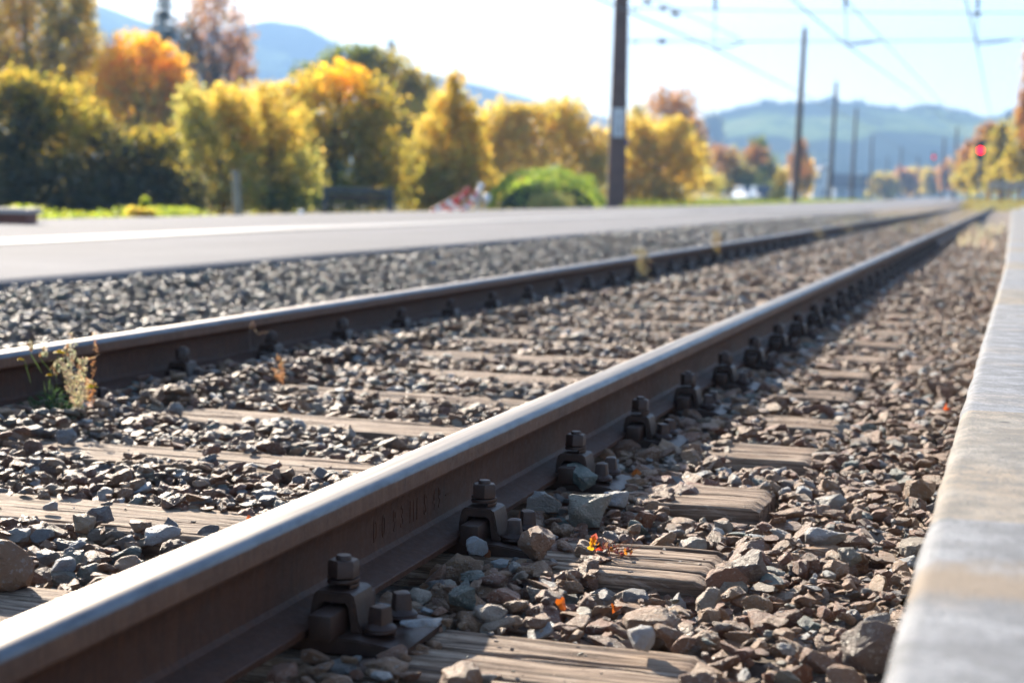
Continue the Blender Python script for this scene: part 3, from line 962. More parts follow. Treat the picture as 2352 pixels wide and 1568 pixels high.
def size_near(x):
    if random.random() < 0.34: return random.uniform(0.010, 0.022)
    if x > -0.30 and random.random() < 0.6: return random.uniform(0.018, 0.036)
    return random.choice((random.uniform(0.024, 0.038), random.uniform(0.032, 0.050), random.uniform(0.040, 0.062), random.uniform(0.048, 0.076)))
def cap_near(x, y):
    k = round((y - S0) / DS)
    dy_ = y - (S0 + DS * k) - 0.01
    if x > -0.60 and -0.24 < dy_ < 0 and x < -0.40: return -0.192
    if abs(dy_) < 0.15: return -0.161
    return -0.160 if x < -0.6 else -0.166
def size_crib(x): return random.choice((random.uniform(0.012, 0.024), random.uniform(0.020, 0.034), random.uniform(0.030, 0.046), random.uniform(0.036, 0.058)))
pn = fill(-0.86, 0.0, 1.05, 9.0, 4300, size_near, cap_near)
pf = fill(-0.86, 0.0, 9.0, 34.0, 700, (0.045, 0.075), -0.150, 0.02)
emit("ballast_gravel", "brown crushed ballast stones between the near rail and the kerb", pn, pf)
def cap_crib(x, y):
    if x < -2.12: return -0.122
    return -0.146 if abs(abs(x - TRACK_X) - 0.62) < 0.12 else -0.154
cn = fill(-2.37, -0.97, 1.6, 9.0, 3300, size_crib, cap_crib)
cf = fill(-2.37, -0.97, 9.0, 40.0, 620, (0.045, 0.075), -0.142, 0.02)
emit("ballast_gravel", "brown and grey ballast stones between the two rails", cn, cf)
def cap_sh(x, y): return -0.14 + min(0.130, max(0, (-2.6 - x)) * 0.115)
sn = fill(-4.10, -2.48, 3.6, 16.0, 1900, (0.022, 0.048), cap_sh)
sf = fill(-4.10, -2.48, 16.0, 46.0, 600, (0.045, 0.07), cap_sh, 0.02)
emit("ballast_gravel", "dark grey gravel shoulder between the far rail and the platform", sn, sf)
# small grit lying on the sleepers
gp = Pile(-2.3, -0.4, 1.5, 8, 0.01)
for _ in range(420):
    k = random.randrange(0, 9); y = S0 + DS * k + random.uniform(-0.1, 0.12); x = random.choice((random.uniform(-2.25, -1.02), random.uniform(-2.25, -1.02), random.uniform(-0.70, -0.42)))
    s = random.choice((0.004, 0.006, 0.008, 0.012))
    gp.P.append((x, y, SLP_TOP + s * 0.2)); gp.Rr.append((0, 0, random.uniform(0, 6))); gp.S.append((s, s * 0.9, s)); gp.I.append(random.randrange(N_SH)); gp.T.append(random.uniform(0.3, 0.95))
emit("grit", "small grit scattered on the tops of the wooden sleepers", gp)

# ------------------------------------------------------------------ kerb stones at the right
def kerb_mesh(seed, L, y0):
    rng = random.Random(seed)
    prof = [(-0.012, -0.34), (-0.010, -0.026), (-0.004, -0.009), (0.004, -0.002), (0.013, 0.0), (0.10, 0.0), (0.20, 0.001), (0.32, 0.0), (0.42, -0.002), (0.42, -0.34)]
    n = len(prof); nx = 40; v, f = [], []
    for j in range(nx + 1):
        y = L * j / nx
        e = min(y, L - y)
        for k, (x, z) in enumerate(prof):
            w = noise.noise(Vector(((y + y0) * 6, k * 0.6, 3.1)))
            w2 = noise.noise(Vector(((y + y0) * 22, k * 1.1, 1.7)))
            amp = 0.0045 if 1 <= k <= 4 else 0.0002
            if k in (0, n - 1, n - 2): amp = 0
            dz = -0.0 * max(0, 1 - e / 0.008)
            v.append((x + (w * amp + w2 * amp * 0.5), y, z + (w * 0.4 + w2 * 0.3) * amp + (dz if 1 < k < n - 1 else 0)))
    for j in range(nx):
        for k in range(n - 1): f.append((j * n + k, j * n + k + 1, (j + 1) * n + k + 1, (j + 1) * n + k))
    f.append(tuple(range(n))[::-1]); f.append(tuple(nx * n + k for k in range(n)))
    return pydata("kerb_stone", v, f)
KM = [mat_kerb("kerb_blue_grey_concrete", (0.265, 0.280, 0.305), (0.33, 0.27, 0.20), -0.04, 0.3),
      mat_kerb("kerb_earth_stained_concrete", (0.285, 0.262, 0.225), (0.33, 0.26, 0.185), 0.04, 1.7),
      mat_kerb("kerb_pale_concrete", (0.275, 0.285, 0.300), (0.34, 0.275, 0.20), -0.03, 2.9),
      mat_kerb("kerb_stained_grey_concrete", (0.275, 0.285, 0.300), (0.30, 0.225, 0.15), -0.06, 3.7, 0.85)]
KL = ["pale grey kerb stone with a brown stain, closest to the camera",
      "sandy brown kerb stone between two bluish grey ones",
      "rough bluish grey kerb stone just beyond the sandy brown one",
      "kerb stone with an orange-brown band, beyond the rough bluish grey one"]
KZ = 0.10
def kerb_x(y): return -0.068 + 0.0072 * min(max(y - 1.0, 0), 8.0) + 0.0005 * max(y - 9, 0)
ky = -0.10; ki = -1
KMESH = [None] * 4
while ky < 60:
    L = 0.945
    m = kerb_mesh(40 + ki, L, ky)
    o = bpy.data.objects.new("kerb_stone", m); COL.objects.link(o)
    mi = {-1: 2, 0: 3, 1: 1, 2: 0, 3: 0, 4: 2, 5: 1}.get(ki, (ki * 5) % 3)
    o.data.materials.append(KM[mi])
    o.location = (kerb_x(ky), ky, KZ)
    o.rotation_euler = (0, 0, math.atan2(kerb_x(ky) - kerb_x(ky + L), L))
    o.data.polygons.foreach_set("use_smooth", [True] * len(o.data.polygons)); o.data.set_sharp_from_angle(angle=R_(60))
    lab = KL[ki] if 0 <= ki < 4 else ("kerb stone out of frame at the bottom right corner" if ki < 0 else "pale distant kerb stone in the row running to the horizon")
    tag(o, lab, "kerb stone", "kerb stones along the right side")
    ky += L; ki += 1
# paving behind the kerb
strip("pavement", [0.36, 1.2, 2.4, 4.0], [-3 + 3 * i for i in range(30)], lambda x, y: KZ - 0.012, mat_kerb("pavement_concrete", (0.38, 0.38, 0.38), (0.33, 0.28, 0.22), 0.0, 4.1))

# ------------------------------------------------------------------ leaf-like plants
class Leaves:
    def __init__(self): self.v, self.f, self.c = [], [], []
    def quad(self, p, n, u, a, b, col, bendk=0.0):
        n = n.normalized(); u = (u - n * u.dot(n))
        if u.length < 1e-5: u = n.orthogonal()
        u.normalize(); w = n.cross(u)
        i = len(self.v)
        self.v += [p - u * a * 0.5, p + w * b * 0.5 + n * bendk * b, p + u * a * 0.5, p - w * b * 0.5 + n * bendk * b]
        self.f.append((i, i + 1, i + 2, i + 3)); self.c += [col] * 4
    def mesh(self, name):
        me = pydata(name, self.v, self.f)
        ca = me.color_attributes.new("leaf", 'FLOAT_COLOR', 'POINT')
        arr = np.ones((len(self.v), 4), np.float32); arr[:, :3] = np.asarray(self.c, np.float32)
        ca.data.foreach_set("color", arr.ravel())
        return me
def rv(rng): return Vector((rng.gauss(0, 1), rng.gauss(0, 1), rng.gauss(0, 1))).normalized()
def jitc(c, rng, k=0.25):
    m = 1 + rng.uniform(-k, k)
    return tuple(max(0.003, x * m * (1 + rng.uniform(-0.12, 0.12))) for x in c)

PAL = {
    'orange': ((0.62, 0.40, 0.030), (0.66, 0.48, 0.045), (0.54, 0.31, 0.028), (0.62, 0.49, 0.06)),
    'gold':   ((0.42, 0.345, 0.070), (0.46, 0.38, 0.09), (0.35, 0.30, 0.07), (0.45, 0.31, 0.045)),
    'yellow': ((0.50, 0.42, 0.12), (0.46, 0.39, 0.13), (0.40, 0.35, 0.09), (0.50, 0.39, 0.08)),
    'olive':  ((0.27, 0.24, 0.055), (0.32, 0.27, 0.055), (0.20, 0.195, 0.05), (0.38, 0.29, 0.055)),
    'lime':   ((0.22, 0.30, 0.035), (0.28, 0.34, 0.05), (0.17, 0.25, 0.03), (0.32, 0.34, 0.05)),
    'willow': ((0.35, 0.35, 0.14), (0.40, 0.38, 0.16), (0.30, 0.31, 0.11), (0.45, 0.39, 0.14)),
    'green':  ((0.09, 0.13, 0.04), (0.12, 0.15, 0.045), (0.16, 0.17, 0.045), (0.07, 0.11, 0.04)),
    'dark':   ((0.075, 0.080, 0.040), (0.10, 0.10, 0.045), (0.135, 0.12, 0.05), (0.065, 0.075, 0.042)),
    'spruce': ((0.018, 0.032, 0.022), (0.024, 0.040, 0.026), (0.016, 0.028, 0.020)),
    'rust':   ((0.25, 0.125, 0.045), (0.30, 0.155, 0.055), (0.19, 0.095, 0.04), (0.33, 0.20, 0.07)),
    'ochre':  ((0.34, 0.25, 0.09), (0.38, 0.28, 0.11), (0.28, 0.20, 0.08)),
    'cream':  ((0.46, 0.42, 0.34), (0.52, 0.48, 0.40), (0.40, 0.34, 0.26)),
    'straw':  ((0.26, 0.225, 0.15), (0.30, 0.265, 0.19), (0.22, 0.18, 0.11), (0.25, 0.23, 0.14)),
}
def tree(label, w, base_x, blobs, group=None, leaf=0.20, dens=1.0, seed=0, name="tree", cat="tree", zbase=-0.42, gap=0.0, trunk=True, squash=0.8):
    """blobs: (X, Y, rx, ry, palette) in frame units at distance w, turned into metres here"""
    rng = random.Random(seed + 77)
    k = w / FPX
    b0 = spot(base_x, w, zbase)
    root = empty(name, b0)
    tag(root, label, cat, group)
    Lv = Leaves()
    centers = []
    for X, Y, rx, ry, pal in blobs:
        c = at(X, Y, w)
        off = CAM_F * rng.uniform(-0.25, 0.25) * rx * k
        c = c + Vector((off.x, off.y, 0)) - b0
        a, b = rx * k, ry * k
        centers.append((c, a, b))
        area = math.pi * a * b
        n = int(dens * 7.5 * area / (leaf * leaf * 0.55))
        cols = PAL[pal] if isinstance(pal, str) else pal
        clump = rng.uniform(0, 100)
        lobes = [(rv(rng), rng.uniform(0.25, 0.5)) for _ in range(7)]
        for _ in range(n):
            d = rv(rng)
            r = rng.random() ** 0.45
            bulge = 0.95 + 0.42 * noise.noise(d * 1.9 + Vector((clump, 3, 0))) + 0.25 * noise.noise(d * 5.0 + Vector((0, clump, 0)))
            for ld, lk in lobes:
                q = d.dot(ld)
                if q > 0.75: bulge = max(bulge, 0.9 + lk * (q - 0.75) * 2.6)
            p = Vector((d.x * a * r * bulge, d.y * a * squash * r * bulge, d.z * b * r * bulge))
            q = (c + p)
            nz = noise.noise(q * (1.3 / max(0.4, a * 0.42)) + Vector((clump, 0, 0)))
            if nz < (-0.30 if r < 0.75 else -0.12) + gap: continue
            if q.z < 0.05: continue
            ci = int((noise.noise(q * (0.9 / max(0.4, a * 0.5)) + Vector((0, clump, 0))) * 0.9 + 0.5 + rng.uniform(-0.35, 0.35)) * len(cols))
            col = jitc(cols[min(max(ci, 0), len(cols) - 1)], rng)
            s = leaf * rng.uniform(0.6, 1.3)
            nn_ = (rv(rng) + Vector((0, 0, 0.5)))
            Lv.quad(q, nn_, rv(rng), s, s * rng.uniform(0.55, 0.9), col, rng.uniform(-0.2, 0.2))
        for _s in range(int(34 * dens)):
            d = rv(rng)
            if d.z < -0.35: d.z = -d.z
            L1 = rng.uniform(0.95, 1.38)
            for q_ in range(9):
                r = 0.72 + (L1 - 0.72) * q_ / 8
                q = c + Vector((d.x * a * r, d.y * a * squash * r, d.z * b * r)) + rv(rng) * leaf * 0.6
                if q.z < 0.05: continue
                Lv.quad(q, rv(rng) + Vector((0, 0, 0.5)), rv(rng), leaf * rng.uniform(.5, 1.1), leaf * rng.uniform(.4, .7), jitc(rng.choice(cols), rng), rng.uniform(-.2, .2))
    link("crown", Lv.mesh("crown"), M_LEAF, root)
    if trunk:
        bm = bmesh.new()
        H = max(c.z for c, a, b in centers)
        tr = max(0.05, H * 0.022)
        bm_tube(bm, [(0, 0, -0.1), (0.03 * H, 0.0, H * 0.25), (0.02 * H, 0.01 * H, H * 0.5), (0.0, 0, H * 0.85)], [tr * 1.3, tr, tr * 0.75, tr * 0.25], 7)
        for c, a, b in centers:
            st = Vector((0.02 * H, 0, min(H * 0.55, max(0.15 * H, c.z * 0.45))))
            mid = st.lerp(c, 0.55) + Vector((0, 0, 0.12 * b))
            bm_tube(bm, [st, mid, c + Vector((0, 0, b * 0.3))], [tr * 0.55, tr * 0.38, tr * 0.1], 6)
            for _ in range(4):
                e = c + Vector((rng.uniform(-.6, .6) * a, rng.uniform(-.6, .6) * a * squash, rng.uniform(-.2, .7) * b))
                bm_tube(bm, [mid, mid.lerp(e, 0.6) + Vector((0, 0, .05 * b)), e], [tr * 0.28, tr * 0.16, tr * 0.05], 5)
        link("trunk", mesh_from("trunk", bm), M_BARK, root, smooth=50)
    return root

TG = "trees and bushes beyond the platform"
# left bank of trees, from left to right
tree("tall olive-yellow tree cut by the photo's upper left corner", 78, 60, [(40, -40, 110, 130, 'gold'), (150, 60, 75, 95, 'olive'), (20, 130, 90, 110, 'gold'), (110, 170, 80, 90, 'olive'), (-70, 60, 90, 140, 'olive'), (190, 0, 40, 60, 'gold'), (200, 130, 45, 80, 'gold'), (90, 260, 110, 90, 'olive'), (170, 270, 60, 80, 'olive')], TG, 0.22, 1.0, 1)
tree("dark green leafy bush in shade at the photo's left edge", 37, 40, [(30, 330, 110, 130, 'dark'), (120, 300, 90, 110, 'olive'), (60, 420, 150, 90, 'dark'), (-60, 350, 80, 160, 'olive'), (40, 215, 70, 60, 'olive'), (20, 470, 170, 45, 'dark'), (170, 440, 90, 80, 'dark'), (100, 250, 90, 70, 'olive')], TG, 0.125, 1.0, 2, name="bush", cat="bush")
tree("bright orange and gold maple over dark undergrowth, left of the dark conifer", 74, 310, [(300, 150, 75, 75, 'orange'), (375, 190, 70, 80, 'orange'), (330, 240, 90, 70, 'gold'), (270, 210, 55, 90, 'orange'), (390, 290, 55, 60, 'gold'), (310, 330, 70, 60, 'olive'), (420, 250, 40, 70, 'gold'), (340, 120, 50, 40, 'orange'), (255, 170, 45, 60, 'orange'), (410, 350, 50, 70, 'gold'), (395, 175, 32, 42, 'orange')], TG, 0.20, 1.05, 3)
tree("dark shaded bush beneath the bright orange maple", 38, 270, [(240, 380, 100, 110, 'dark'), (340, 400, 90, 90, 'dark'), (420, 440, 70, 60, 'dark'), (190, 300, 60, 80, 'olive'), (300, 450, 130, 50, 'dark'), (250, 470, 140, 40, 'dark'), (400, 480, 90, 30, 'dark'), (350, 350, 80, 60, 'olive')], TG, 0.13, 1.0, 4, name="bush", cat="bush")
def conifer(label, X, Ytop, Ybase, w, halfw, seed, zb=-0.42):
    rng = random.Random(seed); k = w / FPX
    b0 = spot(X, w, zb); H = at(X, Ytop, w).z - zb
    root = empty("conifer", b0); tag(root, label, "conifer", TG)
    Lv = Leaves(); z = H * 0.12
    while z < H:
        t = 1 - z / H
        R = halfw * k * (0.12 + 1.0 * t ** 0.8) * rng.uniform(0.85, 1.15)
        for b in range(9):
            a = rng.uniform(0, 6.28); d = Vector((math.cos(a), math.sin(a), -0.22))
            for s in range(30):
                u = rng.random() ** 0.7
                p = Vector((0, 0, z)) + d * R * u + rv(rng) * R * 0.12
                Lv.quad(p, Vector((rng.gauss(0, .5), rng.gauss(0, .5), 1)), d, 0.55, 0.22, jitc(PAL['spruce'][s % 3], rng), -0.2)
        z += H * 0.032
    link("crown", Lv.mesh("crown"), M_LEAF, root)
    bm = bmesh.new(); bm_tube(bm, [(0, 0, 0), (0, 0, H)], [H * 0.016, 0.03], 7)
    link("trunk", mesh_from("trunk", bm), M_BARK, root)
conifer("dark spruce behind the orange maple, left of the rust-brown birch", 376, -22, 300, 125, 74, 5)
conifer("small dark pointed conifer rising behind the olive-green tree", 893, 95, 300, 150, 14, 6)
tree("tall airy rust-brown birch beside the dark spruce", 122, 480, [(500, 10, 55, 75, 'rust'), (450, 80, 50, 90, 'rust'), (550, 110, 48, 75, 'rust'), (500, 140, 60, 80, 'rust'), (560, 180, 35, 40, 'rust'), (470, 190, 60, 60, 'dark'), (430, 130, 30, 90, 'dark')], TG, 0.30, 0.55, 7, gap=0.10)
tree("pale yellow-green willow shrub right of the orange maple", 42, 500, [(480, 300, 65, 70, 'willow'), (540, 290, 55, 65, 'yellow'), (460, 390, 55, 70, 'willow'), (530, 390, 60, 70, 'willow'), (480, 450, 80, 40, 'olive'), (490, 470, 90, 40, 'olive'), (440, 340, 40, 80, 'willow'), (520, 240, 50, 50, 'yellow'), (560, 330, 50, 90, 'yellow'), (440, 250, 40, 60, 'willow'), (560, 430, 60, 60, 'willow')], TG, 0.115, 0.9, 8)
tree("pale green willow with drooping leaves behind the leaning post", 43, 620, [(610, 320, 55, 70, 'willow'), (650, 390, 60, 70, 'willow'), (590, 410, 60, 70, 'olive'), (630, 450, 90, 45, 'green'), (610, 240, 40, 50, 'yellow'), (620, 470, 110, 35, 'green'), (570, 350, 40, 80, 'willow'), (660, 300, 60, 70, 'yellow'), (690, 400, 60, 80, 'willow')], TG, 0.115, 0.85, 9)
tree("big rounded olive tree with an orange shoulder at its upper left", 48, 760, [(700, 220, 70, 50, 'gold'), (785, 190, 70, 45, 'orange'), (650, 270, 50, 50, 'gold'), (760, 290, 110, 100, 'olive'), (830, 330, 90, 90, 'olive'), (700, 350, 80, 90, 'olive'), (780, 420, 130, 60, 'green'), (870, 250, 60, 70, 'olive'), (780, 465, 150, 40, 'green'), (880, 400, 90, 90, 'olive'), (700, 450, 80, 50, 'dark')], TG, 0.135, 1.0, 10)
tree("green treetop rising behind the orange-shouldered olive tree", 88, 850, [(800, 150, 70, 45, 'green'), (880, 170, 75, 60, 'olive'), (940, 220, 55, 60, 'olive'), (720, 190, 55, 50, 'green'), (900, 300, 90, 90, 'olive'), (840, 135, 40, 30, 'green'), (960, 320, 60, 100, 'olive'), (920, 420, 80, 80, 'olive'), (960, 240, 60, 80, 'olive'), (990, 330, 50, 80, 'olive')], TG, 0.24, 1.0, 11)
tree("ochre yellow tree with a pointed top right of the olive trees", 52, 1030, [(1040, 250, 45, 60, 'gold'), (1075, 290, 45, 60, 'gold'), (1000, 310, 55, 75, 'yellow'), (1045, 370, 70, 70, 'yellow'), (1020, 430, 85, 50, 'olive'), (1045, 200, 22, 35, 'gold'), (960, 390, 45, 70, 'olive'), (1020, 465, 110, 40, 'olive'), (960, 450, 60, 60, 'olive'), (1095, 400, 40, 70, 'yellow'), (1000, 400, 70, 70, 'willow'), (1075, 350, 50, 80, 'gold'), (1100, 440, 50, 50, 'yellow')], TG, 0.135, 0.95, 12)
tree("golden yellow rounded tree behind the green mound, left of the big mast", 76, 1240, [(1180, 320, 80, 70, 'gold'), (1260, 310, 85, 75, 'yellow'), (1330, 350, 65, 80, 'yellow'), (1130, 370, 45, 70, 'gold'), (1220, 400, 110, 60, 'yellow'), (1370, 410, 45, 60, 'willow'), (1200, 265, 50, 30, 'gold'), (1240, 455, 160, 40, 'yellow'), (1120, 440, 60, 60, 'olive'), (1150, 290, 60, 60, 'yellow'), (1300, 270, 60, 50, 'gold'), (1380, 360, 50, 70, 'yellow')], TG, 0.19, 0.95, 13)
tree("rust-orange tall tree behind the yellow bush, right of the big mast", 115, 1545, [(1520, 250, 40, 50, 'rust'), (1565, 260, 35, 60, 'rust'), (1590, 320, 35, 55, 'rust'), (1500, 310, 40, 40, 'rust'), (1560, 340, 60, 50, 'rust'), (1600, 370, 30, 60, 'olive'), (1470, 280, 25, 40, 'olive')], TG, 0.28, 0.7, 14, gap=0.05)
tree("pale yellow rounded bush right beside the big mast", 80, 1500, [(1500, 330, 65, 60, 'yellow'), (1550, 340, 45, 60, 'yellow'), (1470, 380, 55, 70, 'gold'), (1540, 400, 55, 60, 'yellow'), (1500, 440, 80, 35, 'olive'), (1560, 300, 30, 30, 'gold'), (1510, 460, 100, 30, 'olive'), (1440, 420, 30, 70, 'yellow'), (1590, 380, 40, 70, 'yellow'), (1460, 320, 40, 60, 'yellow')], TG, 0.19, 0.95, 15, name="bush", cat="bush")
tree("small yellow bush between the rust tree and the parked cars", 118, 1612, [(1600, 420, 35, 30, 'yellow'), (1635, 425, 28, 28, 'willow')], TG, 0.24, 0.9, 16, name="bush", cat="bush", trunk=False)
tree("greyish olive tree with an orange top behind the parked cars", 165, 1700, [(1690, 390, 45, 45, 'olive'), (1735, 360, 30, 26, 'rust'), (1650, 370, 40, 40, 'rust'), (1720, 420, 45, 40, 'green'), (1660, 430, 50, 30, 'olive')], TG, 0.40, 0.8, 17)
tree("dark green pointed tree right of the orange-topped one", 170, 1752, [(1740, 350, 22, 35, 'green'), (1755, 390, 25, 45, 'green'), (1745, 425, 30, 40, 'dark'), (1775, 420, 18, 40, 'olive')], TG, 0.40, 0.9, 18)
tree("orange conical poplar behind the second mast", 175, 1840, [(1838, 355, 16, 35, 'rust'), (1845, 395, 22, 35, 'orange'), (1822, 390, 18, 35, 'rust'), (1845, 430, 20, 28, 'gold'), (1858, 415, 14, 35, 'gold')], TG, 0.36, 0.9, 19)
tree("pale yellow low bush left of the second mast", 105, 1795, [(1795, 425, 16, 32, 'yellow'), (1785, 445, 18, 16, 'willow')], TG, 0.22, 0.9, 20, name="bush", cat="bush", trunk=False)
tree("golden tree filling the gap behind the pale willow and the leaning post", 84, 560, [(520, 270, 70, 60, 'gold'), (590, 255, 60, 55, 'yellow'), (450, 270, 50, 60, 'gold'), (560, 340, 110, 90, 'gold'), (640, 300, 60, 70, 'yellow')], TG, 0.22, 1.0, 71)
tree("yellow-green tree filling the gap behind the ochre pointed tree", 86, 990, [(960, 290, 60, 60, 'gold'), (1090, 330, 60, 60, 'yellow'), (1030, 350, 110, 90, 'willow'), (1140, 360, 60, 70, 'gold'), (900, 360, 70, 80, 'olive')], TG, 0.22, 1.0, 72)
tree("ochre tree filling the gap between the corner tree and the orange maple", 82, 200, [(200, 220, 70, 80, 'gold'), (240, 270, 70, 80, 'olive'), (150, 240, 60, 80, 'gold'), (430, 300, 60, 70, 'gold')], TG, 0.22, 1.0, 73)
# the distant belt beyond the houses
for i, (X, Y, rx, ry, pal, w, lab) in enumerate((
        (2030, 425, 35, 28, 'olive', 330, "dull olive tree far off behind the dark-roofed house"), (2075, 415, 30, 25, 'rust', 360, "brownish far tree behind the middle red signal"),
        (2110, 415, 32, 28, 'gold', 380, "golden far tree right of the middle red signal"), (2150, 415, 28, 26, 'olive', 370, "olive far tree behind the signal with the dark head"),
        (2185, 405, 28, 30, 'rust', 340, "rusty far tree between two distant masts"), (2215, 400, 26, 36, 'olive', 300, "olive far tree left of the brightest red signal"),
        (1960, 432, 45, 18, 'green', 400, "green far trees behind the dark roof"), (1640, 300, 22, 40, 'dark', 900, "grey far tree on the valley floor right of the rust tree"))):
    tree(lab, w, X, [(X - rx * .3, Y, rx * .8, ry, pal), (X + rx * .4, Y + 6, rx * .7, ry * .8, pal), (X, Y + 18, rx, ry * .7, pal)], "far trees across the valley", 0.0028 * w, 0.8, 30 + i)
# right bank: autumn wood climbing the slope
HG = "autumn trees on the right slope"
for i, (X, Y, rx, ry, pal, w, lab) in enumerate((
        (2376, 200, 36, 120, 'rust', 105, "tall brownish tree cut by the right edge of the photo"),
        (2358, 335, 42, 80, 'olive', 112, "olive-gold tree below the tall one at the right edge"),
        (2300, 350, 34, 60, 'olive', 130, "olive tree just left of the slope mast"),
        (2270, 330, 32, 40, 'rust', 150, "brown tree high on the slope above the red lamp"),
        (2262, 390, 34, 48, 'olive', 145, "olive tree behind the post of the brightest red signal"),
        (2230, 370, 26, 40, 'rust', 170, "rusty tree at the left end of the right slope"),
        (2225, 410, 30, 32, 'olive', 165, "low olive tree at the foot of the right slope"),
        (2310, 410, 40, 36, 'olive', 128, "low olive tree behind the timber fence"))):
    tree(lab, w, X, [(X, Y, rx, ry, pal), (X - rx * .5, Y + ry * .5, rx * .7, ry * .6, pal), (X + rx * .5, Y + ry * .4, rx * .7, ry * .7, pal), (X, Y - ry * .6, rx * .6, ry * .5, pal)], HG, 0.0026 * w, 0.85, 50 + i, zbase=0.3)

# ------------------------------------------------------------------ verge plants at the platform's far edge
def cover(name, label, cat, kind, pts, h, pal, n, leaf, seed, spread=0.3):
    rng = random.Random(seed); Lv = Leaves()
    for _ in range(n):
        t = rng.random() * (len(pts) - 1); i = int(t); p = Vector(pts[i]).lerp(Vector(pts[i + 1]), t - i)
        hh = h * (0.6 + 0.5 * noise.noise(p * 1.7))
        q = p + Vector((rng.gauss(0, spread), rng.gauss(0, spread), rng.random() * hh))
        Lv.quad(q, Vector((rng.gauss(0, .6), rng.gauss(0, .6), 1)), rv(rng), leaf * rng.uniform(.6, 1.3), leaf * .6, jitc(rng.choice(PAL[pal]), rng), 0.1)
    o = link(name, Lv.mesh(name), M_LEAF)
    return tag(o, label, cat, kind=kind)
cover("ground_cover", "bright lime green ground cover along the platform's far edge", "ground cover", "stuff", [(-10.45, 15.4, -0.10), (-10.5, 17.4, -0.10), (-10.5, 20.2, -0.10)], 0.30, 'lime', 4200, 0.055, 5, 0.13)
tree("small upright lime green seedling standing out of the ground cover", 20.3, 332, [(332, 472, 7, 14, 'lime'), (333, 486, 9, 10, 'lime')], None, 0.045, 1.2, 61, name="shrub", cat="shrub", trunk=False, zbase=-0.2)
tree("yellow-leaved low plant within the lime green ground cover", 19.9, 318, [(315, 489, 22, 9, 'yellow'), (335, 492, 18, 8, 'yellow')], None, 0.05, 1.1, 62, name="shrub", cat="shrub", trunk=False, zbase=-0.2)
# long grass behind the platform, far verge
def grass(name, label, area, n, h, pal, seed, zf):
    rng = random.Random(seed); Lv = Leaves()
    for _ in range(n):
        x = rng.uniform(area[0], area[1]); y = rng.uniform(area[2], area[3])
        if pal == 'cream' and noise.noise(Vector((x * 3.1, y * 0.9, 2))) < 0.02: continue
        hh = h * rng.uniform(0.5, 1.3)
        p = Vector((x + bend(y), y, zf(x, y) + hh * 0.5))
        u = Vector((rng.gauss(0, .25), rng.gauss(0, .25), 1))
        nn_ = Vector((rng.gauss(0, 1), rng.gauss(0, 1), 0.2))
        Lv.quad(p, nn_, u, hh, hh * 0.10 + 0.006, jitc(rng.choice(PAL[pal]), rng), 0.3)
    o = link(name, Lv.mesh(name), M_WEED)
    return tag(o, label, "grass", kind="stuff")
grass("grass", "yellowish grass verge behind the platform under the trees", (-14.5, -10.4, 20, 110), 9000, 0.30, 'olive', 3, lambda x, y: -0.42)  # darker olive blades paint the trees' shade onto the verge
grass("grass", "lime green grass growing by the distant masts", (-19, -10.6, 60, 190), 6000, 0.5, 'lime', 4, lambda x, y: -0.42)
# grassy bank at the right, under the timber fence
def bank_z(x, y): return -0.25 + 0.55 * max(0, min(1, (y - 80) / 26)) + 0.1 * max(0, x - 1)
bm_ = NT("grassy_bank"); bv = bm_.coord('Object')
bm_.set(Base_Color=bm_.ramp(bm_.noise(bv, 1.5, 5, 0.7), [(0.35, (0.10, 0.115, 0.035)), (0.65, (0.19, 0.175, 0.06))]), Roughness=0.95)
strip("grass_bank", [-3.2, -2.4, -1.2, 0.4, 3, 8, 20], [70 + 4 * i for i in range(40)], lambda x, y: bank_z(x, y) - (0.7 if x < -3 else 0.25 if x < -2 else 0), bm_.m)
grass("grass", "sunlit lime and yellow grass on the bank below the timber fence", (-2.6, 3, 74, 112), 3500, 0.22, 'olive', 6, bank_z)
# dry weeds between the near rail and the kerb far down the line
grass("grass", "pale dry grass tufts between near rail and kerb in the distance", (-0.66, -0.14, 19, 34), 420, 0.17, 'cream', 8, lambda x, y: -0.19)
grass("grass", "dry yellow weeds along the gravel shoulder far down the line", (-3.9, -2.6, 30, 80), 900, 0.13, 'straw', 9, lambda x, y: -0.14)
grass("grass", "thin dry weeds growing between the rails in the distance", (-2.3, -1.05, 26, 90), 800, 0.12, 'straw', 10, lambda x, y: -0.17)

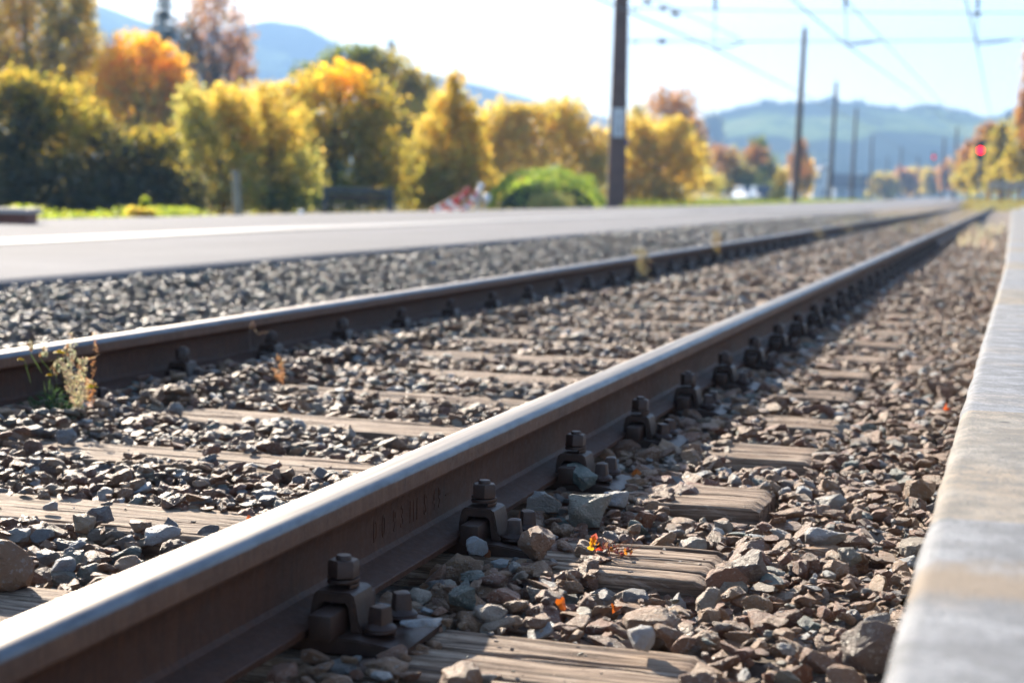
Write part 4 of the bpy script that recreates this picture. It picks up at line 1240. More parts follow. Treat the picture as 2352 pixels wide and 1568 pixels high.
# trimmed green mound
def mound():
    w = 50.0; k = w / FPX; rng = random.Random(70)
    base = spot(1258, w, -0.42)
    root = empty("hedge_mound", base)
    tag(root, "clipped dome-shaped green bush at the platform edge left of the big mast", "bush")
    a = 146 * k; H = at(1258, 386, w).z + 0.42
    Lv = Leaves()
    for _ in range(15000):
        d = rv(rng)
        if d.z < -0.05: continue
        fr_ = d.dot(Vector((-CAM_F.x, -CAM_F.y, 0)))
        if fr_ > 0.35 and d.z < 0.55 + 0.12 * noise.noise(d * 4) and rng.random() < 0.88: continue
        r = 1 - abs(rng.gauss(0, 0.05)) + 0.10 * noise.noise(d * 3) + 0.05 * noise.noise(d * 9)
        sh = 1 - 0.18 * max(0, d.x) * (1 - d.z)
        p = Vector((d.x * a * r, d.y * a * 0.9 * r, max(0, d.z) ** 0.85 * H * r * sh))
        nn_ = Vector((d.x, d.y, d.z * 1.3)) + rv(rng) * 0.7
        Lv.quad(p, nn_, rv(rng), 0.10 * rng.uniform(.6, 1.3), 0.06, jitc(rng.choice(((0.24, 0.34, 0.06), (0.31, 0.40, 0.07), (0.16, 0.25, 0.05))), rng), 0.1)
    link("foliage", Lv.mesh("foliage"), M_LEAF, root)
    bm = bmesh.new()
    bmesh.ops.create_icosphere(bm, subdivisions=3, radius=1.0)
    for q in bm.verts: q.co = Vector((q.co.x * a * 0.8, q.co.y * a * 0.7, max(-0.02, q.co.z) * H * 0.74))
    link("shaded_twig_core", mesh_from("shaded_twig_core", bm), plain("shaded_twigs", (0.03, 0.045, 0.02), 1.0), root)  # solid dark core paints the shade among the twigs in the hollow
mound()
def tuft(name, label, cat, X, w, zb, h, n, pal, seed, spread, width=0.012, mat=None, group=None):
    rng = random.Random(seed); Lv = Leaves(); b = spot(X, w, zb)
    for _ in range(n):
        hh = h * rng.uniform(0.45, 1.1)
        a = rng.uniform(0, 6.28); lean = rng.uniform(0, 0.35)
        p0 = Vector((rng.gauss(0, spread), rng.gauss(0, spread), 0)); d = Vector((math.cos(a) * lean, math.sin(a) * lean, 1)).normalized()
        Lv.quad(p0 + d * hh * 0.5, Vector((rng.gauss(0, 1), rng.gauss(0, 1), .1)), d, hh, width * rng.uniform(.6, 1.4), jitc(rng.choice(PAL[pal]), rng), 0.5)
    o = link(name, Lv.mesh(name), mat or M_WEED); o.location = b
    return tag(o, label, cat, group)
tuft("grass_tuft", "pale yellow grass tuft growing in front of the green mound", "grass tuft", 1268, 46.5, -0.35, 0.75, 520, 'willow', 1, 0.27, 0.03)
tuft("grass_tuft", "small bright green tuft at the foot of the big mast", "grass tuft", 1440, 46.5, -0.3, 0.38, 120, 'lime', 2, 0.10, 0.03)

# ------------------------------------------------------------------ small weeds along the track
def dot_cloud(Lv, c, r, n, col, rng):
    for _ in range(n):
        Lv.quad(c + rv(rng) * r * rng.random() ** 0.4, rv(rng), rv(rng), r * 0.9, r * 0.7, jitc(col, rng), 0.2)
def weed_flower():
    rng = random.Random(4)
    base = Vector((-2.265, 3.58, -0.160))
    root = empty("flowering_weed", base)
    tag(root, "low green weed with yellow flower heads at the foot of the far rail", "weed")
    st, fo, fl, sd = Leaves(), Leaves(), Leaves(), Leaves()
    heads = [(-0.060, .150, 'y', .6), (-0.035, .185, 's', 1), (-0.020, .172, 's', 1), (0.022, .170, 'y', 1), (0.048, .175, 's', 1.1), (0.022, .135, 's', 1.3), (0.05, .145, 's', .9), (0.072, .140, 's', 1.1), (0.005, .112, 'y', .6), (0.098, .086, 'y', 1.2)]
    ax = Vector((0.957, 0.288, 0))
    for dx, z, t, s in heads:
        tip = ax * dx + Vector((rng.uniform(-.01, .01), rng.uniform(-.02, .02), z))
        pts = [Vector((rng.uniform(-.01, .01), 0, 0)), tip * 0.5 + Vector((0, 0, .01)), tip]
        for a, b in zip(pts[:-1], pts[1:]):
            for q in range(2): st.quad((a + b) / 2, rv(rng), b - a, (b - a).length * 1.05, 0.003, (0.06, 0.10, 0.04))
        if t == 'y':
            for k in range(26):
                a = rng.uniform(0, 6.28); fl.quad(tip + Vector((math.cos(a), math.sin(a), .2)) * 0.006 * s, Vector((math.cos(a) * .4, math.sin(a) * .4, 1)), Vector((math.cos(a), math.sin(a), 0.1)), 0.022 * s, 0.010, jitc((0.80, 0.60, 0.02), rng, .15))
        else:
            for k in range(20):
                sd.quad(tip + Vector((rng.gauss(0, .004), rng.gauss(0, .004), rng.uniform(-.014, .010))) * s, rv(rng), Vector((0, 0, 1)), 0.016 * s, 0.0075, jitc((0.50, 0.50, 0.38) if k < 14 else (0.32, 0.19, 0.10), rng))
    for _ in range(520):
        a = rng.uniform(0, 6.28); r = rng.random() ** .6 * 0.085
        p = Vector((math.cos(a) * r, math.sin(a) * r, rng.random() * 0.085 * (1 - r / .12) + 0.004))
        fo.quad(p, rv(rng), Vector((math.cos(a), math.sin(a), .7)) + rv(rng) * .5, rng.uniform(.012, .028), 0.0035, jitc((0.05, 0.10, 0.04), rng))
    link("stem", st.mesh("stem"), M_WEED, root); link("foliage", fo.mesh("foliage"), M_WEED, root)
    link("flower", fl.mesh("flower"), M_WEED, root); link("seed_head", sd.mesh("seed_head"), M_WEED, root)
weed_flower()
def spike(name, label, base, h, branches, col, colt, seed, dens=1.0, beads=0.0035, lean=(0, 0), group="dry weed stalks along the far rail"):
    rng = random.Random(seed); Lv = Leaves(); ax = Vector((0.957, 0.288, 0))
    for k in range(branches):
        z0 = h * rng.uniform(0.05, 0.45) if k else 0
        z1 = h * rng.uniform(0.6, 0.95) if k else h
        dx = rng.uniform(-1, 1) * h * 0.20 if k else 0
        a = Vector((lean[0] * z0, lean[1] * z0, z0)); b = ax * dx + Vector((lean[0] * z1, rng.uniform(-.02, .02), z1))
        if k: b = Vector((b.x, b.y, min(b.z, z0 + h * rng.uniform(.3, .5))))
        for q in range(5):
            Lv.quad(a.lerp(b, (q + .5) / 5), rv(rng), b - a, (b - a).length / 4.5, 0.0028, jitc(col, rng))
        for q in range(int(34 * dens)):
            t = rng.uniform(0.25 if k == 0 else 0.1, 1); c = a.lerp(b, t) + Vector((rng.gauss(0, .004), rng.gauss(0, .004), 0))
            dot_cloud(Lv, c, beads * rng.uniform(.7, 1.5), 4, col if rng.random() < .6 else colt, rng)
    o = link(name, Lv.mesh(name), M_WEED); o.location = base
    return tag(o, label, "weed", group)
spike("weed_stalk", "pale silvery green branched weed standing beside the yellow-flowered one", (-2.20, 3.585, -0.165), 0.225, 8, (0.62, 0.60, 0.44), (0.52, 0.40, 0.32), 1, 1.8, 0.0045)
spike("weed_stalk", "slim reddish brown seed stalk right of the silvery green weed", (-2.20, 3.665, -0.165), 0.220, 3, (0.46, 0.24, 0.12), (0.62, 0.38, 0.20), 2, 0.8, 0.0045)
spike("weed_stalk", "forked orange-brown dry stalk between the rails in front of a sleeper", (-2.06, 4.52, -0.18), 0.105, 3, (0.50, 0.28, 0.15), (0.58, 0.36, 0.2), 3, 0.9, 0.004, lean=(-0.12, 0))
spike("weed_stalk", "thin dark dry stem against the far rail's web", (-2.335, 4.64, -0.17), 0.105, 1, (0.16, 0.10, 0.07), (0.2, 0.13, 0.09), 4, 0.3)
spike("weed_stalk", "small pale dry stalk near the blurred orange leaf", (-2.14, 5.50, -0.18), 0.085, 2, (0.34, 0.24, 0.17), (0.38, 0.28, 0.2), 5, 0.6)
def curled():
    Lv = Leaves(); rng = random.Random(9)
    pts = [Vector((0, 0, 0)), Vector((-.004, 0, .06)), Vector((-.008, 0, .12)), Vector((-.006, 0, .150)), Vector((.004, 0, .165)), Vector((.010, 0, .152)), Vector((.006, 0, .138)), Vector((.022, 0, .122)), Vector((.040, 0.01, .130)), Vector((.052, 0.01, .126))]
    for a, b in zip(pts[:-1], pts[1:]):
        for q in range(3): Lv.quad((a + b) / 2, rv(rng), b - a, (b - a).length * 1.1, 0.0035, jitc((0.20, 0.15, 0.12), rng))
    o = link("weed_stalk", Lv.mesh("weed_stalk"), M_WEED); o.location = (-2.345, 4.89, -0.175)
    tag(o, "curled dry stem reaching up over the far rail's flank", "weed", "dry weed stalks along the far rail")
curled()
for lab, x, y, h, n, pal, sp, sd in (
        ("bushy yellow-green tuft against the far rail, nearest of the blurred tufts there", -2.27, 10.5, 0.22, 90, 'straw', 0.022, 31),
        ("short yellowish tuft just left of the bushy one at the far rail", -2.60, 11.9, 0.20, 60, 'straw', 0.028, 32),
        ("tall orange-yellow tuft standing up across the far rail", -2.34, 13.7, 0.30, 70, 'ochre', 0.022, 33),
        ("low pale tuft at the far rail right of the tall orange-yellow one", -2.30, 20.9, 0.22, 70, 'straw', 0.04, 34),
        ("wide straw-coloured tuft at the far rail, furthest blurred tuft", -2.35, 24.5, 0.20, 110, 'straw', 0.13, 35)):
    rng = random.Random(sd); Lv = Leaves()
    for _ in range(n * 3):
        z = rng.random() * h; p = Vector((rng.gauss(0, sp), rng.gauss(0, sp), z))
        Lv.quad(p, rv(rng), Vector((rng.gauss(0, .3), rng.gauss(0, .3), 1)), rng.uniform(.015, .04), 0.007, jitc(rng.choice(PAL[pal]), rng), .2)
    for _ in range(8): Lv.quad(Vector((rng.gauss(0, sp * .6), rng.gauss(0, sp * .6), h * .45)), rv(rng), Vector((0, 0, 1)), h * .9, .004, (0.2, 0.17, 0.08))
    o = link("grass_tuft", Lv.mesh("grass_tuft"), M_WEED); o.location = (x, y, -0.18)
    tag(o, lab, "grass tuft", "blurred tufts along the far rail")

# fallen leaves
M_FALL = mat_leaf("fallen_leaf", 0.04, 0.45, (1.15, 1.0, 0.8))
def fallen(label, loc, size, col, rot, seed):
    rng = random.Random(seed); n = 10; v = [(0, 0, 0)]; f = []
    for k in range(n):
        a = 2 * math.pi * k / n; r = (0.5 + 0.5 * abs(math.cos(a * 1.5)) * rng.uniform(.6, 1)) * size * 0.27
        v.append((r * math.cos(a) * 1.5, r * math.sin(a), 0.25 * size * math.sin(a * 2 + seed) * rng.uniform(.6, 1)))
    for k in range(n): f.append((0, 1 + k, 1 + (k + 1) % n))
    me = pydata("fallen_leaf", v, f); ca = me.color_attributes.new("leaf", 'FLOAT_COLOR', 'POINT')
    for q in ca.data: q.color = (*jitc(col, rng, .15), 1)
    o = link("fallen_leaf", me, M_FALL); o.location = loc; o.rotation_euler = rot
    tag(o, label, "leaf", "fallen autumn leaves")
OR = (0.40, 0.11, 0.015)
for a in (("pointed orange leaf standing upright between stones behind the bottom sleeper", (-0.588, 2.24, -0.150), 0.034, OR, (1.3, 1.2, 0.2), 1),
          ("small orange leaf tip right of the upright pointed one", (-0.515, 2.265, -0.155), 0.028, OR, (0.7, 0.3, 1.0), 2),
          ("bright orange-red leaf beside the kerb in the blurred gravel", (-0.150, 4.83, -0.155), 0.050, (0.60, 0.12, 0.02), (0.9, 0.4, 1.1), 3),
          ("blurred orange leaf by the far side of the track bed", (-2.19, 6.05, -0.150), 0.052, OR, (0.8, 0.1, 0.5), 4),
          ("orange leaf behind the third rail fastening", (-0.735, 3.40, -0.160), 0.040, (0.42, 0.13, 0.03), (0.5, -0.2, 0.3), 5),
          ("brown withered leaf hanging at the second fastening's base plate", (-0.800, 2.545, -0.158), 0.036, (0.24, 0.09, 0.045), (0.9, 0.5, 0.6), 6),
          ("dry orange leaf at the bottom edge of the photo", (-0.300, 1.985, -0.168), 0.036, (0.48, 0.20, 0.06), (1.1, 0.0, 0.4), 7),
          ("tiny red-brown leaf curled against a stone behind the near rail", (-1.268, 2.64, -0.155), 0.022, (0.42, 0.12, 0.04), (1.2, 0.3, 0.4), 8)):
    fallen(*a)
def sprig():
    rng = random.Random(12); root = empty("leaf_sprig", (-0.640, 2.640, SLP_TOP + 0.002))
    tag(root, "withered twig with red and yellow leaves lying on a sleeper", "leaf sprig")
    tw, lv = Leaves(), Leaves()
    ax = Vector((0.957, 0.288, 0))
    for k in range(9):
        a = ax * rng.uniform(-.005, .05) + Vector((0, 0, .003)); b = a + ax * rng.uniform(.0, .07) + Vector((0, rng.uniform(-.015, .02), rng.uniform(.002, .03)))
        for q in range(3): tw.quad((a + b) / 2, rv(rng), b - a, (b - a).length, 0.0018, (0.10, 0.05, 0.04))
    for k in range(34):
        t = rng.random(); p = ax * (t * 0.062) + Vector((0, rng.gauss(0, .007), 0.004 + rng.random() * 0.014 * (1.3 - t)))
        col = rng.choice(((0.34, 0.10, 0.06), (0.22, 0.07, 0.08), (0.26, 0.13, 0.10), (0.45, 0.20, 0.04)))
        lv.quad(p, rv(rng), rv(rng), rng.uniform(.007, .014), rng.uniform(.005, .009), jitc(col, rng), .3)
    for dx, z, c in ((-.001, .020, (0.62, 0.36, 0.02)), (-.004, .011, (0.66, 0.45, 0.03)), (.002, .030, (0.42, 0.12, 0.10)), (.010, .008, (0.55, 0.08, 0.04)), (0.0, .026, (0.55, 0.25, 0.03))):
        lv.quad(ax * dx + Vector((0, -.002, z)), Vector((-.4, 1, .2)), Vector((.3, 0, 1)), .017, .013, c, .15)
    link("twig", tw.mesh("twig"), M_WEED, root); link("leaf", lv.mesh("leaf"), M_FALL, root)
sprig()

# ------------------------------------------------------------------ catenary masts
M_MAST = plain("mast_brown_paint", (0.13, 0.075, 0.062), 0.6, 0.0, 0.2, 3.0)
M_MAST2 = plain("mast_dark_steel", (0.065, 0.045, 0.038), 0.6, 0.0, 0.2, 3.0)
M_INS = plain("glazed_insulator", (0.012, 0.016, 0.014), 0.25, spec=0.6)
M_WIRE = plain("wire", (0.05, 0.05, 0.055), 0.5, 0.3)
M_PLATE = plain("enamel_white", (0.62, 0.65, 0.68), 0.45, var=0.08)
M_BLUE = plain("enamel_violet_blue", (0.10, 0.09, 0.30), 0.4, var=0.1)
def h_mast(bm, H, b0, b1, lean=0.0):
    """double-channel tapered mast with tie plates"""
    for s in (-1, 1):
        for z0, z1 in ((0, H),):
            va = []
            for z, b in ((0, b0), (H, b1)):
                dx = lean * z
                for x, y in ((s * b / 2 - s * 0.06, -b * .35), (s * b / 2, -b * .35), (s * b / 2, b * .35), (s * b / 2 - s * 0.06, b * .35)):
                    va.append(bm.verts.new((x + dx, y, z)))
            for q in ((0, 1, 5, 4), (1, 2, 6, 5), (2, 3, 7, 6), (3, 0, 4, 7), (3, 2, 1, 0), (4, 5, 6, 7)): bm.faces.new([va[i] for i in q])
    z = 0.0
    while z < H - 0.1:
        b = b0 + (b1 - b0) * z / H
        bm_box(bm, (lean * (z + .28), 0, z + 0.28), (b * 0.9, b * 0.60, 0.5599))
        z += 0.56
    bmesh.ops.recalc_face_normals(bm, faces=bm.faces[:])
def mast(label, X, w, H, b0, b1, mat, lean=0.0, sq=0.0, zb=-0.42):
    b = spot(X, w, zb)
    root = empty("catenary_mast", b, 0.29)
    tag(root, label, "mast", "catenary masts along the line")
    bm = bmesh.new(); h_mast(bm, H, b0, b1, lean)
    link("post", mesh_from("post", bm), mat, root)
    bm = bmesh.new(); bm_box(bm, (0, 0, 0.12), (b0 * 1.5, b0 * 1.5, 0.5), bevel=0.03)
    link("footing", mesh_from("footing", bm), plain("footing_concrete", (0.25, 0.24, 0.23), 0.9) if "footing_concrete" not in bpy.data.materials else bpy.data.materials["footing_concrete"], root)
    bm = bmesh.new()
    bm_box(bm, (lean * H, 0, H + 0.03), (b1 * 1.25, b1 * 1.0, 0.06)); bm_tube(bm, [(lean * H, 0, H + 0.05), (lean * H, 0, H + 0.32)], [0.05, 0.07], 8)
    link("mast_cap", mesh_from("mast_cap", bm), mat, root)
    return root
m1 = mast("thick brown steel mast carrying a white number plate, nearest of the masts", 1415, 48.0, 9.6, 0.54, 0.30, M_MAST)
# number plate on mast 1: two digits one above the other
zc = at(1415, 283, 48).z + 0.42
def plate():
    bm = bmesh.new(); bm_box(bm, (0, -0.190, zc), (0.33, 0.008, 0.82), bevel=0.003)
    o = link("number_plate", mesh_from("number_plate", bm), M_PLATE, m1)
    for t, dz in (("1", 0.03), ("3", -0.30)):
        cu = bpy.data.curves.new("d", 'FONT'); cu.body = t; cu.size = 0.34; cu.align_x = 'CENTER'; cu.extrude = 0.001
        tmp = bpy.data.objects.new("d", cu); COL.objects.link(tmp); bpy.context.view_layer.update()
        me_ = bpy.data.meshes.new_from_object(tmp.evaluated_get(bpy.context.evaluated_depsgraph_get())); bpy.data.objects.remove(tmp)
        for p in me_.vertices: p.co = (p.co.x, -0.195 - p.co.z, zc + dz + p.co.y)
        link("digit", me_, M_MAST2, o)
plate()
bm = bmesh.new(); zz_ = at(1430, 327, 48).z + 0.42
bm_box(bm, (0.225, -0.12, zz_), (0.16, 0.02, 0.20), bevel=0.006)
link("side_plate", mesh_from("side_plate", bm), M_BLUE, m1)
MASTS = [("hair-thin distant pole between the two dimmer red signals", 2105, 330, 9.0, 0.36, 0.28, 0.0),
         ("hair-thin distant pole just left of the dimmest red signal", 2035, 360, 9.5, 0.36, 0.28, 0.0),
         ("slim dark mast with the orange poplar behind it, second along the line", 1825, 94, 10.0, 0.36, 0.24, 0.022),
         ("dark mast at the corner of the white gabled house, third along the line", 1905, 144, 10.2, 0.38, 0.25, 0.020),
         ("mast rising behind the dark-roofed house, fourth along the line", 1955, 186, 10.3, 0.42, 0.26, 0.018),
         ("faint mast just right of the dark-roofed house", 1998, 257, 9.9, 0.40, 0.26, 0.0),
         ("faint grey mast standing left of the dark-headed signal", 2066, 300, 9.6, 0.40, 0.26, 0.0),
         ("far mast just right of the dark-headed signal", 2163, 254, 9.7, 0.42, 0.28, 0.0),
         ("far slim mast midway between the two right-hand signals", 2191, 216, 9.7, 0.36, 0.26, 0.0),
         ("dark mast in front of the golden trees on the right slope", 2302, 176, 9.6, 0.36, 0.24, 0.025)]
for lab, X, w, H, a, b, ln in MASTS: mast(lab, X, w, H, a, b, M_MAST2, ln)

# ------------------------------------------------------------------ headspans, insulators, wires
def ins_bm(bm, p, d, L, r, n=4):
    p = Vector(p); d = Vector(d).normalized()
    pts, rad = [], []
    for k in range(n):
        for t, q in ((0.0, 0.35), (0.25, 1.0), (0.55, 0.9), (0.8, 0.35)):
            pts.append(p + d * L * ((k + t) / n - 0.5)); rad.append(r * q)
    bm_tube(bm, pts, rad, 10)
def headspan(label, w, rows, insl, arms, X0, X1):
    p0 = spot(X0, w, 0)
    root = empty("headspan", p0); tag(root, label, "overhead wiring", "cross-span wirings")
    bm = bmesh.new()
    for (Xa, Ya, Xb, Yb, sag) in rows:
        a, b = at(Xa, Ya, w) - p0, at(Xb, Yb, w) - p0
        bm_tube(bm, [a.lerp(b, t / 14) - Vector((0, 0, sag * 4 * (t / 14) * (1 - t / 14))) for t in range(15)], 0.014, 5)
    link("span_wire", mesh_from("span_wire", bm), M_WIRE, root)
    for X, Y, L, r, d in insl:
        bm = bmesh.new(); ins_bm(bm, at(X, Y, w) - p0, d, L, r); link("insulator", mesh_from("insulator", bm), M_INS, root, smooth=40)
    for pts, r in arms:
        bm = bmesh.new(); bm_tube(bm, [at(X, Y, w) - p0 for X, Y in pts], r, 7); link("steady_arm", mesh_from("steady_arm", bm), M_WIRE, root)
SL = Vector((0.93, 0.28, -0.22)); HZ = Vector((0.957, 0.288, 0)); VT = Vector((0, 0, 1))
headspan("overhead cross-span with dark insulators starting at the nearest mast", 47.5,
         [(1420, -40, 1700, 90, 0.0), (1420, 94, 2500, 88, 0.05), (1420, 18, 2500, 30, 0.05), (1480, -20, 2500, -30, 0.02)],
         [(1487, 5, 0.26, 0.10, SL), (1523, 20, 0.26, 0.10, SL), (1551, 32, 0.28, 0.11, SL), (1521, 95, 0.26, 0.10, HZ), (1460, 97, 0.18, 0.035, HZ), (1460, 22, 0.18, 0.035, HZ),
          (1643, 6, 0.42, 0.07, VT), (1942, 2, 0.40, 0.07, VT), (2246, 6, 0.42, 0.07, VT), (2244, 33, 0.14, 0.12, VT)],
         [([(1643, 20), (1640, 112)], 0.012), ([(1640, 112), (1680, 106), (1712, 96)], 0.02), ([(1942, 15), (1944, 105)], 0.014), ([(1944, 105), (1990, 99), (2022, 93)], 0.028),
          ([(2244, 40), (2243, 102)], 0.014), ([(2243, 102), (2290, 97), (2325, 91)], 0.026)], 1420, 2400)
def line_wire(label, pts, r, grp="contact and carrier wires"):
    P = [at(X, Y, w) for X, Y, w in pts]
    bm = bmesh.new()
    full = []
    for a, b in zip(P[:-1], P[1:]):
        for t in range(6): full.append(a.lerp(b, t / 6))
    full.append(P[-1])
    o0 = full[0].copy()
    bm_tube(bm, [p - o0 for p in full], r, 5)
    o = link("contact_wire", mesh_from("contact_wire", bm), M_WIRE); o.location = o0
    tag(o, label, "overhead wire", grp)
line_wire("overhead wire descending from the middle insulator towards the far hill", [(1560, -220, 25), (1944, 104, 47.5), (2085, 205, 94), (2160, 265, 144), (2250, 350, 300)], 0.02)
line_wire("overhead carrier wire above the one from the middle insulator", [(1500, -330, 25), (1942, 0, 47.5), (2100, 170, 94), (2175, 250, 144), (2252, 345, 300)], 0.02)
line_wire("overhead wire passing the rightmost hanging insulator", [(2160, -240, 25), (2243, 102, 47.5), (2270, 240, 94), (2285, 300, 144), (2295, 380, 300)], 0.02)
line_wire("overhead wire descending from the left hanging insulator", [(1100, -120, 25), (1640, 112, 47.5), (1880, 235, 94), (2000, 300, 144), (2130, 380, 300)], 0.02)

# ------------------------------------------------------------------ signals
def emis(name, col, st):
    N = NT(name); N.set(Base_Color=(0.1, 0.01, 0.01), Emission_Color=col, Emission_Strength=st); return N.m
M_SIG = plain("signal_black", (0.02, 0.02, 0.022), 0.5)
M_POST = plain("signal_post_grey", (0.16, 0.15, 0.14), 0.6)
def signal(label, X, Ylamp, w, strength, lampr=0.11):
    p = at(X, Ylamp, w); b = Vector((p.x, p.y, -0.2)); H = p.z + 0.2
    yaw = math.atan2(CAM_C.x - p.x, p.y)      # faces the camera's side of the line
    root = empty("rail_signal", b, yaw); tag(root, label, "signal", "railway signals")
    bm = bmesh.new(); bm_tube(bm, [(0, 0.12, 0), (0, 0.12, H + 0.4)], 0.07, 10); bm_box(bm, (0, 0.12, 0.1), (0.4, 0.4, 0.3), bevel=0.02)
    link("post", mesh_from("post", bm), M_POST, root)
    bm = bmesh.new(); bm_box(bm, (0, 0, H + 0.02), (0.55, 0.16, 1.15), bevel=0.06)
    link("signal_head", mesh_from("signal_head", bm), M_SIG, root)
    bm = bmesh.new()
    for s in (1, -1):
        pass
    bm_lathe(bm, [(lampr, 0), (lampr * 0.9, 0.02), (lampr * 0.5, 0.035)], 20)
    for q in bm.verts: q.co = Vector((q.co.x, -0.082 - q.co.z, H + q.co.y))
    link("lamp", mesh_from("lamp", bm), emis("red_lamp_%d" % int(X), (1.0, 0.002, 0.012), strength), root)
    bm = bmesh.new()
    n = 14
    ring0 = [bm.verts.new((lampr * 1.25 * math.cos(math.pi * k / n), -0.08, H + lampr * 1.25 * math.sin(math.pi * k / n))) for k in range(n + 1)]
    ring1 = [bm.verts.new((lampr * 1.25 * math.cos(math.pi * k / n), -0.30, H + lampr * 1.25 * math.sin(math.pi * k / n) * 0.9 + 0.02)) for k in range(n + 1)]
    for k in range(n): bm.faces.new((ring0[k], ring0[k + 1], ring1[k + 1], ring1[k]))
    link("lamp_hood", mesh_from("lamp_hood", bm), M_SIG, root)
signal("railway signal with the brightest red lamp, in front of golden trees", 2252, 346, 98, 13.0, 0.12)
signal("railway signal with a dim red lamp and dark head, left of the brightest one", 2145, 361, 220, 2.0, 0.11)
signal("smaller far signal with dim red lamp beside the brownish tree", 2068, 386, 300, 5.0, 0.15)

# ------------------------------------------------------------------ houses
M_WALLW = plain("white_render", (0.62, 0.61, 0.57), 0.85, var=0.06, scale=0.6)
M_ROOF = plain("dark_roof_tiles", (0.07, 0.055, 0.06), 0.7, var=0.2, scale=2)
M_GLASS = plain("window_glass", (0.05, 0.07, 0.10), 0.1, spec=0.6)
def house(label, X, w, W, D, hw, hr, gable_front, wallm, wins, zb=-0.42, yaw=0.0):
    root = empty("house", spot(X, w, zb), 0.29 + yaw); tag(root, label, "house")
    bm = bmesh.new(); bm_box(bm, (0, 0, hw / 2), (W, D, hw))
    if gable_front:
        for y in (-D / 2, D / 2):
            a = [bm.verts.new(p) for p in ((-W / 2, y, hw), (W / 2, y, hw), (0, y, hw + hr))]; bm.faces.new(a)
    else:
        for x in (-W / 2, W / 2):
            a = [bm.verts.new(p) for p in ((x, -D / 2, hw), (x, D / 2, hw), (x, 0, hw + hr))]; bm.faces.new(a)
    link("wall", mesh_from("wall", bm), wallm, root)
    bm = bmesh.new(); o_ = 0.5; t = 0.22
    for s in (-1, 1):
        if gable_front:
            q = [(0, -D / 2 - o_, hw + hr), (0, D / 2 + o_, hw + hr), (s * (W / 2 + o_), D / 2 + o_, hw - hr * o_ / (W / 2)), (s * (W / 2 + o_), -D / 2 - o_, hw - hr * o_ / (W / 2))]
        else:
            q = [(-W / 2 - o_, 0, hw + hr), (W / 2 + o_, 0, hw + hr), (W / 2 + o_, s * (D / 2 + o_), hw - hr * o_ / (D / 2)), (-W / 2 - o_, s * (D / 2 + o_), hw - hr * o_ / (D / 2))]
        A = [bm.verts.new(Vector(p) + Vector((0, 0, 0.02))) for p in q]; B = [bm.verts.new(Vector(p) + Vector((0, 0, 0.02 + t))) for p in q]
        bm.faces.new(A); bm.faces.new(B[::-1])
        for k in range(4): bm.faces.new((A[k], A[(k + 1) % 4], B[(k + 1) % 4], B[k]))
    bmesh.ops.recalc_face_normals(bm, faces=bm.faces[:])
    rf = link("roof", mesh_from("roof", bm), M_ROOF, root)
    bm = bmesh.new(); bm_box(bm, (W * 0.2, 0, hw + hr * 0.9), (0.6, 0.6, 1.8)); link("chimney", mesh_from("chimney", bm), M_WALLW, rf)
    for x, z, ww, hh in wins:
        bm = bmesh.new()
        for s in (-1, 1):
            bm_box(bm, (x + s * ww / 2, -D / 2 - 0.03, z), (0.12, 0.10, hh + 0.12)); bm_box(bm, (x, -D / 2 - 0.03, z + s * hh / 2), (ww - 0.12, 0.10, 0.12))
        wf = link("window", mesh_from("window", bm), M_WALLW, root)
        bm = bmesh.new(); bm_box(bm, (x, -D / 2 - 0.02, z), (ww - 0.12, 0.03, hh - 0.12)); link("pane", mesh_from("pane", bm), M_GLASS, wf)
house("white gabled house between the second and third masts", 1884, 430, 5.6, 9, 6.2, 1.9, True, M_WALLW, [(-1.4, 4.6, 0.9, 1.2), (1.2, 4.6, 0.9, 1.2), (0.2, 1.4, 1.3, 1.9)])
house("low house with a broad dark roof right of the white gabled house", 1955, 400, 9.6, 8, 2.9, 2.9, False, plain("pale_blue_render", (0.42, 0.48, 0.56), 0.85, var=0.06, scale=.6), [(-3, 1.5, 1.2, 1.3), (-0.6, 1.5, 1.2, 1.3), (2.4, 1.5, 1.2, 1.3)])

